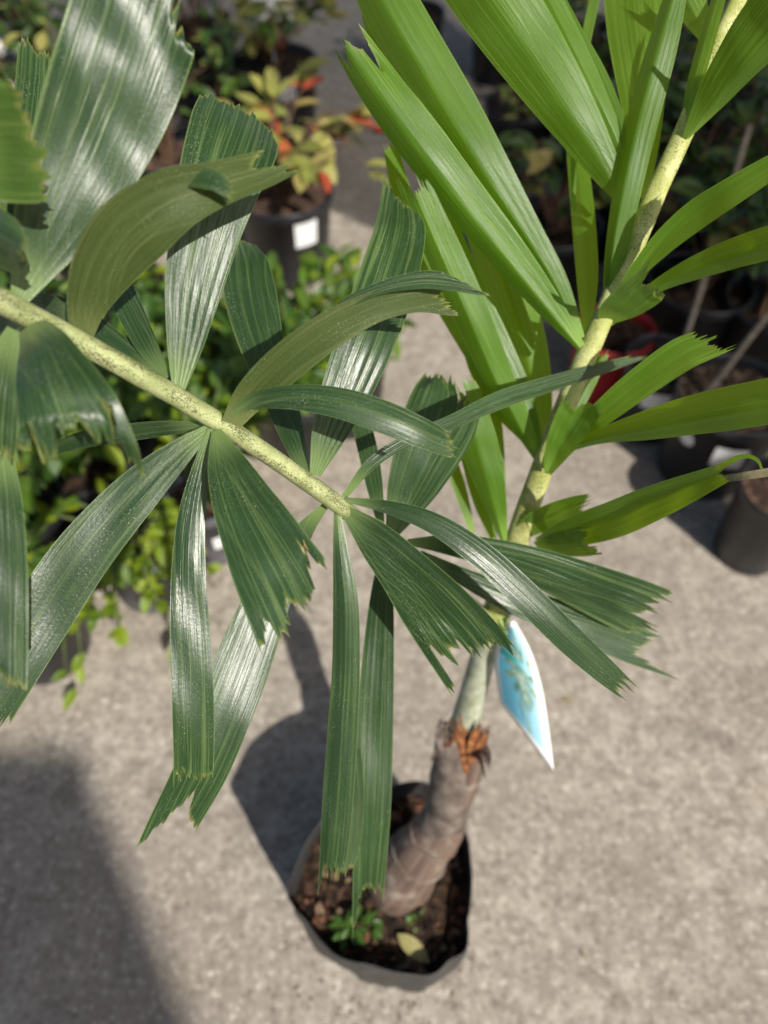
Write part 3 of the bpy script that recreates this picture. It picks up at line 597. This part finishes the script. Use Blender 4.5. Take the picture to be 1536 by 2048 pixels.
# ------------------------------------------------------------------ hanging plant tag
def plant_tag():
    k = NT('printed_card'); uv = k.uv('UVMap'); s = k.xyz(uv)
    edge = k.math('MINIMUM', k.math('MINIMUM', s[0], k.math('MULTIPLY', k.math('SUBTRACT', 1.0, s[0]), .5)), k.math('MINIMUM', k.math('MULTIPLY', s[1], 1.4), k.math('MULTIPLY', k.math('SUBTRACT', 1.0, s[1]), 1.8)))
    n = k.noise(k.vscale(uv, (6, 9, 1)), 1.0, 4, .6); n2 = k.noise(k.vscale(uv, (16, 7, 1)), 1.0, 3, .6)
    sky_ = k.mix(k.rng(s[0], .2, .9), (0.16, 0.60, 0.80), (0.42, 0.68, 0.80))
    d = k.math('ADD', k.math('ABSOLUTE', k.math('SUBTRACT', s[0], .56)), k.math('MULTIPLY', k.math('ABSOLUTE', k.math('SUBTRACT', s[1], .52)), .45))
    palmm = k.rng(k.math('ADD', d, k.math('MULTIPLY', k.math('SUBTRACT', n2, .5), .55)), .28, .14)
    dx = k.math('SUBTRACT', s[0], .58); dy = k.math('MULTIPLY', k.math('SUBTRACT', s[1], .55), 1.7)
    ang = k.math('ARCTAN2', dy, dx); rad = k.math('SQRT', k.math('ADD', k.math('MULTIPLY', dx, dx), k.math('MULTIPLY', dy, dy)))
    rays = k.math('MULTIPLY', k.rng(k.math('SINE', k.math('ADD', k.math('MULTIPLY', ang, 9.0), k.math('MULTIPLY', n2, 3.0))), .15, .5), k.rng(rad, .46, .3))
    palmm = k.math('MAXIMUM', k.math('MULTIPLY', palmm, .6), k.math('MULTIPLY', rays, .85))
    pic = k.mix(palmm, sky_, k.mix(k.rng(n, .4, .65), (0.10, 0.20, 0.09), (0.42, 0.46, 0.20)))
    pic = k.mix(k.math('MULTIPLY', k.rng(n, .56, .7), .5), pic, (0.62, 0.74, 0.78))
    pic = k.mix(k.rng(k.math('ABSOLUTE', k.math('SUBTRACT', k.math('ADD', s[1], k.math('MULTIPLY', s[0], .12)), .70)), .035, .02), pic, k.mix(k.rng(s[0], .3, .75), (0.05, 0.45, 0.36), sky_))
    col = k.mix(k.math('GREATER_THAN', edge, .085), (0.80, 0.80, 0.79), pic)
    k.set(base=col, rough=.3, spec=.5)
    root = empty('plant_tag', P(1000, 1235, .775)); tag(root, 'blue and white plant tag hanging from the palm crown', 'plant tag')
    Lc = [(998, 1402, .83), (993, 1362, .815), (989, 1325, .80), (996, 1285, .785), (1006, 1250, .772)]
    Rc = [(1108, 1543, .82), (1099, 1470, .80), (1084, 1375, .775), (1062, 1302, .76), (1030, 1240, .75)]
    nv, nu = 30, 16; t = np.linspace(0, 1, nv); l = crom(Lc, t); r = crom(Rc, t); V = []; UV = []
    for i in range(nv):
        for j in range(nu):
            a = j / (nu - 1); q = l[i] * (1 - a) + r[i] * a; V.append(P(q[0], q[1], q[2] - .012 * math.sin(math.pi * a))); UV.append((a, t[i]))
    card = mesh_obj('card', V, grid_faces(nv, nu), k.m, root, uvs={'UVMap': UV})
    md = card.modifiers.new('thick', 'SOLIDIFY'); md.thickness = .0006
    tie = plain('green_tie', (0.30, 0.45, 0.10), .4, .4, .2)
    tube('tie', [P(1012, 1262, .768), P(1000, 1240, .762), P(986, 1225, .775), P(975, 1232, .80), P(984, 1246, .79), P(1006, 1250, .766), P(1016, 1268, .762)], [.0022] * 7, tie, root, seg=8)
plant_tag()

# ------------------------------------------------------------------ pots around
def pot(name, px, py, h, r, mat, soil, label, cat='pot', group=None, labels=(), taper=.80, soil_drop=.03, seg=44):
    c = G(px, py, h); c = np.array([c[0], c[1], 0.0]); root = empty(name, c); tag(root, label, cat, group)
    prof = [(r * taper * .0, .004), (r * taper, .0), (r * (taper + .02), .008), (r * .955, h - .030), (r * .965, h - .030), (r * .985, h - .028)]
    lathe('wall', prof, c, mat, root, seg)
    lathe('rim', [(r * .955, h - .032), (r * 1.0, h - .028), (r * 1.015, h - .015), (r * 1.015, h - .004), (r, h), (r * .975, h - .002), (r * .955, h - .012), (r * .93, h - soil_drop - .02)], c, mat, root, seg)
    V = []; nr = 7; sg = 28
    for i in range(nr + 1):
        for j in range(sg):
            a = 2*math.pi*j/sg; q = r * .945 * i / nr; x, y = c[0] + q*math.cos(a), c[1] + q*math.sin(a)
            V.append((x, y, h - soil_drop + .008 * noise.noise(Vector((x*30, y*30, 2)))))
    mesh_obj('soil', V, grid_faces(nr + 1, sg, True), soil, root, loc=c)
    for (ang, z0, z1, wa, mt, rounded) in labels:      # stickers: curved patches just proud of the wall
        V = []; nv, nu = 9, 13
        for i in range(nv):
            for j in range(nu):
                v = i / (nv-1); u_ = j / (nu-1) * 2 - 1
                ww = wa * (math.sqrt(max(0, 1 - (2*v-1)**2)) if rounded else 1.0)
                a = R(ang + u_ * ww); z = z0 + (z1 - z0) * v; rr_ = r * (taper + .02 + (.955 - taper - .02) * (z - .008) / (h - .038)) + .0025
                V.append((c[0] + rr_*math.cos(a), c[1] + rr_*math.sin(a), z))
        mesh_obj('sticker', V, grid_faces(nv, nu), mt, root)
    return root, c
white = plain('white_label', (0.75, 0.76, 0.77), .5, .4, .12, 60)
pots = {}
def mk(key, *a, **k): pots[key] = pot(*a, **k)
mk('duranta1', 'nursery_pot', 268, 1075, .17, .092, M['potgrey'], M['soilbrown'], 'small dusty grey pot under the yellow-green trailing shrub', labels=())
mk('grey2', 'nursery_pot', 402, 985, .18, .075, M['potgrey'], M['soilbrown'], 'dusty grey pot with a white sticker behind the trailing shrub pot', labels=((-60, .07, .11, 14, white, False),))
mk('dark0', 'nursery_pot', 20, 1190, .20, .105, M['pot'], M['soil'], 'black pot at the outer end of the shrub row')
mk('green3', 'nursery_pot', 590, 760, .20, .115, M['pot'], M['soil'], 'black pot hidden under the dense leafy green shrub')
mk('green4', 'nursery_pot', 160, 905, .20, .115, M['pot'], M['soil'], 'black pot under the dim leafy shrub behind the hanging fronds')
mk('label5', 'nursery_pot', 565, 378, .26, .140, M['pot'], M['soilbrown'], 'black pot with a white sticker under the yellowing shrub', labels=((-58, .15, .225, 15, white, False),))
mk('card6', 'nursery_pot', 545, 118, .26, .160, M['pot'], M['soil'], 'black pot behind the yellowing shrub pot')
mk('back7', 'nursery_pot', 330, 300, .24, .13, M['pot'], M['soilbrown'], 'black pot of bare brown stems')
mk('back8', 'nursery_pot', 150, 400, .24, .13, M['pot'], M['soil'], 'black pot beside the pot of bare brown stems')
mk('back9', 'nursery_pot', 100, 130, .26, .15, M['pot'], M['soil'], 'black pot of the white-flowered plant')
mk('back10', 'nursery_pot', 390, 60, .26, .15, M['pot'], M['soil'], 'black pot of the greenish back-row plant')
mk('red', 'nursery_pot', 1232, 655, .20, .098, M['potred'], M['soil'], 'red plastic pot standing behind the young frond')
mk('peb', 'nursery_pot', 1476, 782, .25, .128, M['pot'], M['soilpale'], 'black pot of pale gritty mix with two white stickers', labels=((-100, .13, .19, 16, white, False), (-148, .15, .19, 9, white, True)))
mk('beh', 'nursery_pot', 1330, 715, .22, .088, M['pot'], M['soil'], 'small black pot with a white sticker between red pot and gritty pot', labels=((-105, .13, .18, 22, white, False),))
mk('low', 'nursery_pot', 1572, 975, .22, .085, M['pot'], M['soilbrown'], 'black pot in front of the gritty-mix pot')
mk('mid', 'nursery_pot', 1045, 205, .24, .125, M['pot'], M['soilbrown'], 'black pot of dark soil behind the young frond')
mk('bk1', 'nursery_pot', 1260, 340, .25, .13, M['pot'], M['soil'], 'black pot of a shaded shrub behind the red pot')
mk('bk2', 'nursery_pot', 1480, 420, .25, .14, M['pot'], M['soil'], 'black pot holding the staked shrub')
mk('bk3', 'nursery_pot', 1260, 60, .25, .14, M['pot'], M['soil'], 'black pot in the shaded back row')
mk('bk4', 'nursery_pot', 1500, 150, .25, .14, M['pot'], M['soil'], 'black pot of the shaded back row shrub with broad leaves')
mk('bk5', 'nursery_pot', 820, 20, .25, .14, M['pot'], M['soil'], 'black pot standing alone in the shaded gangway')

# ------------------------------------------------------------------ shrubs in the pots
def shrub(name, key, label, hgt, spread, stems, leaves, meshes, stem_mat, cat='shrub', group=None, lean=(0, 0), droop=.0, lsize=(.03, .05), z0=None, zmin=.05, pair=True, seed=1, flower=None):
    rr = random.Random(seed); c = pots[key][1].copy(); zb = (z0 if z0 is not None else .17)
    base = np.array([c[0], c[1], zb]); root = empty(name, base); tag(root, label, cat, group)
    tips = []
    for q in range(stems):
        a = rr.uniform(0, 6.28); sp = spread * math.sqrt(rr.uniform(.05, 1)); hh = hgt * rr.uniform(.55, 1.05)
        e = base + np.array([sp * math.cos(a) + lean[0], sp * math.sin(a) + lean[1], hh - droop * rr.uniform(.3, 1.2) * sp])
        m1 = base + np.array([(e[0]-base[0]) * .25 + rr.uniform(-.01, .01), (e[1]-base[1]) * .25 + rr.uniform(-.01, .01), hh * .45])
        m2 = base + np.array([(e[0]-base[0]) * .65 + rr.uniform(-.015, .015), (e[1]-base[1]) * .65 + rr.uniform(-.015, .015), hh * .85])
        e[2] = max(e[2], zmin)
        tube('stem', [base + np.array([rr.uniform(-.015, .015), rr.uniform(-.015, .015), -.025]), m1, m2, e], [.0035, .003, .0024, .0012], stem_mat, root, seg=6, n=10)
        tips.append((m1, m2, e))
    for q in range(leaves):
        m1, m2, e = tips[q % stems]; t = rr.random() ** .7
        p = (m1 * (1 - t*2) + m2 * t*2) if t < .5 else (m2 * (2 - t*2) + e * (t*2 - 1))
        p = p + np.array([rr.uniform(-1, 1), rr.uniform(-1, 1), rr.uniform(-.6, .8)]) * .012
        l = mesh_obj('leaf', None, None, None, root, loc=p, mesh=rr.choice(meshes)); s = rr.uniform(*lsize); l.scale = (s, s, s)
        az = math.atan2(p[1] - base[1], p[0] - base[0]) + rr.gauss(0, .9)
        l.rotation_euler = (rr.uniform(-.5, .75), rr.uniform(-.5, .5), az - math.pi/2)
    if flower:
        for (dx, dy, dz, fm, s) in flower:
            f = mesh_obj('flower', None, None, None, root, loc=base + np.array([dx, dy, dz]), mesh=fm); f.scale = (s, s, s); f.rotation_euler = (rr.uniform(-.3, .8), rr.uniform(-.3, .3), rr.uniform(0, 6))
    return root
brown = plain('brown_twig', (0.16, 0.095, 0.06), .8, .2, .4, 80)
greentw = plain('green_twig', (0.12, 0.16, 0.05), .7, .3, .4, 80)
ygm = simple_leaf('golden_leaf', [(0.09, 0.18, 0.015), (0.20, 0.31, 0.02), (0.34, 0.42, 0.025), (0.14, 0.25, 0.02)], .38, .35, (0.5, 0.6, 0.02))
gm = simple_leaf('green_leaf', [(0.03, 0.08, 0.012), (0.06, 0.14, 0.02), (0.14, 0.24, 0.03), (0.05, 0.11, 0.02)], .36, .28, (0.3, 0.5, 0.03))
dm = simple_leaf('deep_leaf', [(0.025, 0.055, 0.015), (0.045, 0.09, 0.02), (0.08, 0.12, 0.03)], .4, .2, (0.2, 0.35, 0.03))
ym = simple_leaf('yellowing_leaf', [(0.20, 0.26, 0.06), (0.42, 0.40, 0.10), (0.28, 0.33, 0.07), (0.44, 0.34, 0.12), (0.24, 0.30, 0.07)], .5, .3, (0.5, 0.5, 0.08))
rm_ = simple_leaf('red_leaf', [(0.42, 0.04, 0.03), (0.50, 0.16, 0.05)], .5, .25, (0.6, 0.1, 0.02))
def fam(n, m, W, **k): return [small_leaf_mesh(n, m, 1.0, W, bend=b, fold=f, **k) for b, f in ((.12, .1), (.3, .2), (.45, .12), (.02, .25))]
YG, GR, DK, YL, RD = fam('golden_leaf', ygm, .5), fam('green_leaf', gm, .46), fam('deep_leaf', dm, .5), fam('yellow_leaf', ym, .5), fam('red_leaf', rm_, .42)
LONG = fam('long_leaf', dm, .22)
def flower_mesh(name, mat):
    V = []; F = []
    for q in range(14):
        a = 2 * math.pi * q / 7 + (.4 if q > 6 else 0); e = .25 if q < 7 else .75; L = 1 if q < 7 else .7
        d = np.array([math.cos(a), math.sin(a), e]); s = np.array([-math.sin(a), math.cos(a), 0]) * .32
        k = len(V); V += [d * .05, d * .5 * L + s, d * L * 1.0, d * .5 * L - s]; F.append((k, k+1, k+2, k+3))
    me = bpy.data.meshes.new(name); me.from_pydata([tuple(v) for v in V], [], F); me.materials.append(mat); return me
FW = flower_mesh('white_flower', plain('white_petal', (0.75, 0.75, 0.72), .6, .3, .1)); FP = flower_mesh('pink_flower', plain('pink_petal', (0.60, 0.38, 0.60), .6, .3, .2))

shrub('trailing_shrub', 'duranta1', 'golden yellow-green trailing shrub spilling over the small dusty grey pot', .13, .20, 34, 295, YG, greentw, lean=(-.04, -.06), droop=1.15, lsize=(.028, .044), z0=.15, zmin=.03, seed=3)
shrub('leafy_shrub', 'grey2', 'green shrub growing in the stickered grey pot behind the trailing shrub', .26, .16, 22, 240, GR + YG[:2], greentw, lean=(.02, .10), lsize=(.042, .066), z0=.16, seed=4)
shrub('leafy_shrub', 'green3', 'dense leafy shrub with yellow-green shoot tips behind the older frond', .22, .19, 30, 290, GR + YG[:2], greentw, lean=(.02, .04), lsize=(.045, .075), z0=.18, seed=5)
shrub('leafy_shrub', 'green4', 'dim leafy shrub partly hidden by the hanging older fronds', .26, .20, 24, 250, GR + YG[:1], greentw, lsize=(.042, .07), z0=.18, seed=6)
shrub('leafy_shrub', 'dark0', 'low leafy shrub at the outer end of the shrub row', .12, .12, 12, 90, GR, greentw, lsize=(.03, .045), z0=.18, lean=(-.03, .06), seed=7)
shrub('yellowing_shrub', 'label5', 'sparse shrub with yellow and red leaves in the stickered black pot', .30, .25, 22, 130, YL * 3 + RD, brown, lean=(.08, -.02), droop=.35, lsize=(.055, .09), z0=.23, seed=12)
shrub('yellowing_shrub', 'card6', 'pale yellowing shrub behind the one with red leaves', .26, .24, 20, 120, YL + GR[:1], brown, lean=(.05, 0), lsize=(.055, .09), z0=.23, seed=9)
shrub('bare_shrub', 'back7', 'nearly bare shrub of brown stems with a few dull leaves', .34, .18, 26, 30, DK + YL[:1], brown, lsize=(.04, .07), z0=.21, seed=10)
shrub('leafy_shrub', 'back8', 'dark shrub beside the bare brown stems', .28, .16, 16, 90, DK + GR, brown, lsize=(.03, .06), z0=.21, seed=11)
shrub('flowering_plant', 'back9', 'bushy plant with white flowers and one pink flower', .36, .26, 26, 200, GR + DK + YL[:1], greentw, lsize=(.035, .06), z0=.23, seed=13, flower=[(*(G(x, y, .46) - np.array([*pots['back9'][1][:2], .23])), m, s) for x, y, m, s in ((18, 190, FW, .045), (34, 206, FW, .035), (14, 98, FW, .04), (40, 104, FW, .03), (130, 55, FP, .035), (4, 210, FW, .04))])
shrub('leafy_shrub', 'back10', 'muted green shrub of the back row near the flowering plant', .34, .26, 24, 170, GR + YL, brown, lsize=(.04, .065), z0=.23, seed=14)
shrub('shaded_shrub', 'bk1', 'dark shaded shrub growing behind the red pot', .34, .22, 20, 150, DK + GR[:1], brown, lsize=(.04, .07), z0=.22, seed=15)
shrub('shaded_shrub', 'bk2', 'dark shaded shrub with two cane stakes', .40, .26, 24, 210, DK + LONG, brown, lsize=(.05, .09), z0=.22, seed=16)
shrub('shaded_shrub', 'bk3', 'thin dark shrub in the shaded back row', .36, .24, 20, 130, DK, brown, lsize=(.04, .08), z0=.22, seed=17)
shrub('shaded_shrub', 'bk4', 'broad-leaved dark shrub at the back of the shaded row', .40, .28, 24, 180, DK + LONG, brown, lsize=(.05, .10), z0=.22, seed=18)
shrub('shaded_shrub', 'mid', 'small plant with few yellow-green leaves in dark soil', .12, .14, 8, 26, YL + DK, brown, lsize=(.04, .06), z0=.20, lean=(.0, -.12), seed=19)
shrub('shaded_shrub', 'bk5', 'small dark plant standing alone in the shaded gangway', .16, .14, 12, 50, DK, brown, lsize=(.04, .06), z0=.22, seed=20)

# more plants of the crowded rows
WHERE = ["between the young frond's long blades and the red pot", 'directly behind the small stickered pot', 'just behind the gritty-mix pot', 'at the end of the row behind the gritty-mix pot', "behind the young frond's bare stalk", 'behind the staked shrub', 'behind the pot of dark soil', "behind the young frond's topmost blades", 'in the farthest corner of the shaded rows', 'beside the pot of dark soil', 'beside the lone pot in the gangway', 'behind the dense leafy shrub', 'under the middle of the older frond', 'under the outer end of the older frond', 'between the dim shrub and the bare brown stems', 'behind the pot ending the shrub row', 'next to the open concrete gangway', 'behind the blurred nearest blades', 'beside the bare brown stems', 'between the bare stems and the yellowing shrub', 'in front of the white-flowered plant', 'beside the white-flowered plant', 'behind the white-flowered plant']
for i, (x, y, kind) in enumerate(((1110, 440, 'd'), (1330, 470, 'd'), (1405, 560, 'd'), (1565, 600, 'd'), (1385, 250, 'd'), (1570, 290, 'd'), (1130, 60, 'd'), (1400, 50, 'd'), (1570, 30, 'd'), (1195, 210, 'd'), (1010, 20, 'd'),
        (420, 690, 'g'), (310, 770, 'g'), (40, 720, 'g'), (250, 560, 'g'), (20, 1010, 'g'), (690, 700, 'g'), (10, 480, 'g'),
        (240, 190, 'b'), (440, 220, 'b'), (20, 300, 'b'), (250, 20, 'b'), (20, 20, 'b'))):
    nm = 'extra%d' % i; gp = {'d': 'shaded rows', 'g': 'green rows', 'b': 'dim back rows'}[kind]
    pl = 'plain black pot ' + WHERE[i]; sl = {'d': 'dark shaded shrub ', 'g': 'green leafy shrub ', 'b': 'muted shrub '}[kind] + WHERE[i]
    mk(nm, 'nursery_pot', x, y, .22 if kind == 'g' else .25, .10 if kind == 'g' else .13, M['pot'], M['soil'], pl, group='black pots of the ' + gp)
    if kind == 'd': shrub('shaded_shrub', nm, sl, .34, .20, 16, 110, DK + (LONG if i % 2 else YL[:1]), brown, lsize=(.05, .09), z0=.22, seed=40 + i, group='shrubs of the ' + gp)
    elif kind == 'g': shrub('leafy_shrub', nm, sl, .19, .16, 18, 150, GR + YG[:2], greentw, lsize=(.042, .068), z0=.19, seed=40 + i, group='shrubs of the ' + gp)
    else: shrub('dim_shrub', nm, sl, .30, .22, 18, 110, DK + GR + YL[:2], brown, lsize=(.045, .075), z0=.22, seed=40 + i, group='shrubs of the ' + gp)

# stakes and cards
cane = plain('weathered_cane', (0.30, 0.26, 0.20), .8, .2, .4, 60); canebr = plain('brown_cane', (0.22, 0.13, 0.07), .8, .2, .4, 60)
def stake(x0, y0, z0, x1, y1, lab, mat, z1):
    a, b = G(x0, y0, z0), G(x1, y1, z1)
    o = tube('cane_stake', [a, a * .67 + b * .33 + np.array([.003, 0, 0]), a * .33 + b * .67, b], [.007, .0066, .0062, .0058], mat, seg=8); tag(o, lab, 'stake')
stake(1366, 690, .19, 1500, 250, 'grey weathered cane stake leaning in the small stickered pot', cane, .62)
stake(1400, 800, .21, 1560, 600, 'grey cane stake standing in the gritty-mix pot', cane, .45)
stake(1488, 700, .16, 1560, 540, 'brown cane stake beside the gritty-mix pot', canebr, .30)
def card_label(px, py, z, w, h, lab, red):
    c = G(px, py, z); root = empty('plant_label', c); tag(root, lab, 'label')
    def rect(nm, z0, z1, mt, x0=-1, x1=1):
        V = []
        for i in range(5):
            for j in range(7):
                x = x0 + (x1 - x0) * j / 6
                V.append((c[0] + x * w / 2, c[1] + .012 * x * x + (z0 + (z1 - z0) * i / 4) * .35, c[2] + z0 + (z1 - z0) * i / 4))
        m = mesh_obj(nm, V, grid_faces(5, 7), mt, root); md = m.modifiers.new('thick', 'SOLIDIFY'); md.thickness = .0008; return m
    rect('card', 0, h, white)
    if red: rect('printed_band', -.045, -.0005, plain('red_print', (0.50, 0.12, 0.13), .5, .4, .3, 50), -.9, .5)
    tube('stick', [c + np.array([0, .006, -.10]), c + np.array([0, .004, -.03]), c + np.array([0, .010, h * .5])], [.004, .004, .003], white, root, seg=6)
card_label(542, 62, .36, .15, .12, 'large white card label with a red band in a back-row pot', True)
card_label(572, 205, .36, .06, .04, 'small silvery card label among the yellowing shrubs', False)

# litter on the concrete
lm = small_leaf_mesh('dry_leaf', M['dry'], .028, .011, bend=.15)
for i, (x, y, a, lab) in enumerate(((1150, 1402, 80, 'pale dry leaf scrap on the open concrete'), (1172, 1920, 20, 'tan leaf scrap on the concrete right of the planter bag'), (912, 1985, 140, 'pale chip on the concrete just in front of the planter bag'))):
    o = mesh_obj('dry_leaf', None, None, None, loc=G(x, y, .004), mesh=lm); o.rotation_euler = (0, 0, R(a)); s = (1, .5, .4)[i]; o.scale = (s, s, s); tag(o, lab, 'leaf scrap')

def crumbs():
    rr = random.Random(21); V = []; F = []
    for q in range(420):
        if q < 220: a = rr.uniform(0, 6.28); d = .125 + abs(rr.gauss(0, .05)); x, y = BAG_C[0] + d * math.cos(a), BAG_C[1] + d * math.sin(a)
        else: x, y = rr.uniform(-1.0, .8), rr.uniform(.08, 1.3)
        s = rr.uniform(.0008, .0028); k = len(V)
        V += [(x + s * rr.uniform(.6, 1.3) * dx, y + s * rr.uniform(.6, 1.3) * dy, z) for dx, dy, z in ((1, 0, 0), (0, 1, 0), (-1, 0, 0), (0, -1, 0), (.2, .1, s * 1.1))]
        F += [(k, k+1, k+4), (k+1, k+2, k+4), (k+2, k+3, k+4), (k+3, k, k+4)]
    o = mesh_obj('grit', V, F, plain('grit', (.20, .15, .11), .9, .2, .7, 300), loc=(0, 0, .001), smooth=False)
    o.location = (0, 0, .002); o.data.transform(Matrix.Translation((0, 0, .0)))
    tag(o, 'spilt crumbs of potting mix and grit on the concrete', 'grit', kind='stuff')
crumbs()

# ------------------------------------------------------------------ added shade cloth, unseen overhead, edge shaped to shade the back rows
def added_canopy():
    k = NT('added_shade_cloth'); tr = k.new('BsdfTransparent'); mx = k.new('MixShader'); mx.inputs[0].default_value = .80
    k.set(base=(.03, .035, .03), rough=.8); k.link(tr.outputs[0], mx.inputs[1]); k.link(k.b.outputs[0], mx.inputs[2]); k.link(mx.outputs[0], k.out.inputs[0])
    steel = plain('galvanised', (.35, .36, .37), .4, .5, .2); Hc = 2.5
    def up(x, y): t = Hc / S.z; return np.array([x + S.x * t, y + S.y * t, Hc])
    a, m1, b = up(2.6, .25), up(.72, 1.10), up(.02, 2.2); d = np.array([.35, 5.0, 0]); e = up(-2.6, 4.4)
    root = empty('added_shade_canopy', (a[0], a[1], 0)); tag(root, 'added dark shade cloth on steel posts, unseen, shading the back rows', 'added_canopy')
    V = []; edge = [a, m1, b, e]; n = 12
    for i in range(n + 1):
        for j in range(13):
            f = j / 4; i0 = min(int(f), 2); q = edge[i0] * (1 - f + i0) + edge[i0 + 1] * (f - i0)
            p = q + d * (i / n); V.append((p[0], p[1], p[2] - .03 * math.sin(math.pi * f) ** 2))
    mesh_obj('cloth', V, grid_faces(n + 1, 13), k.m, root)
    for q in (a, e, a + d, e + d):
        tube('post', [(q[0], q[1], 0), (q[0], q[1], 1.2), (q[0], q[1], Hc + .02)], [.03] * 3, steel, root, seg=12)
added_canopy()


# ------------------------------------------------------------------ added tall shadow caster behind the camera; only its soft shadow corner reaches the picture
def added_shed():
    t = 8.0; cx, cy, hz = -.56 + S.x * t, .50 + S.y * t, S.z * t; w, dp = 4.2, 3.0
    wall = plain('weatherboard', (.16, .14, .12), .8, .25, .3, 8); roof = plain('roof_sheet', (.22, .23, .24), .5, .5, .2, 8); trim = plain('trim', (.5, .5, .48), .6)
    root = empty('added_shed', (cx - w / 2, cy - dp / 2, 0)); tag(root, 'added tall timber shadow caster, unseen behind the camera', 'added_shed')
    def box(nm, x0, x1, y0, y1, z0, z1, mt):
        V = [(x, y, z) for z in (z0, z1) for y in (y0, y1) for x in (x0, x1)]
        return mesh_obj(nm, V, [(0, 2, 3, 1), (4, 5, 7, 6), (0, 1, 5, 4), (2, 6, 7, 3), (0, 4, 6, 2), (1, 3, 7, 5)], mt, root, smooth=False)
    x0, x1, y0, y1 = cx - w, cx, cy - dp, cy
    n = 22
    for i in range(n): box('board', x0, x1, y1 - .02, y1 - .02 + (.022 if i % 2 else .026), hz * i / n, hz * (i + 1) / n - .006, wall)
    box('wall', x0, x1, y0, y1 - .021, 0, hz - .05, wall); box('roof', x0 - .1, x1, y0 - .1, y1 + .01, hz - .049, hz + .01, roof)
    box('door', x0 + 1.5, x0 + 2.4, y1 + .008, y1 + .03, .01, 2.05, trim)
added_shed()
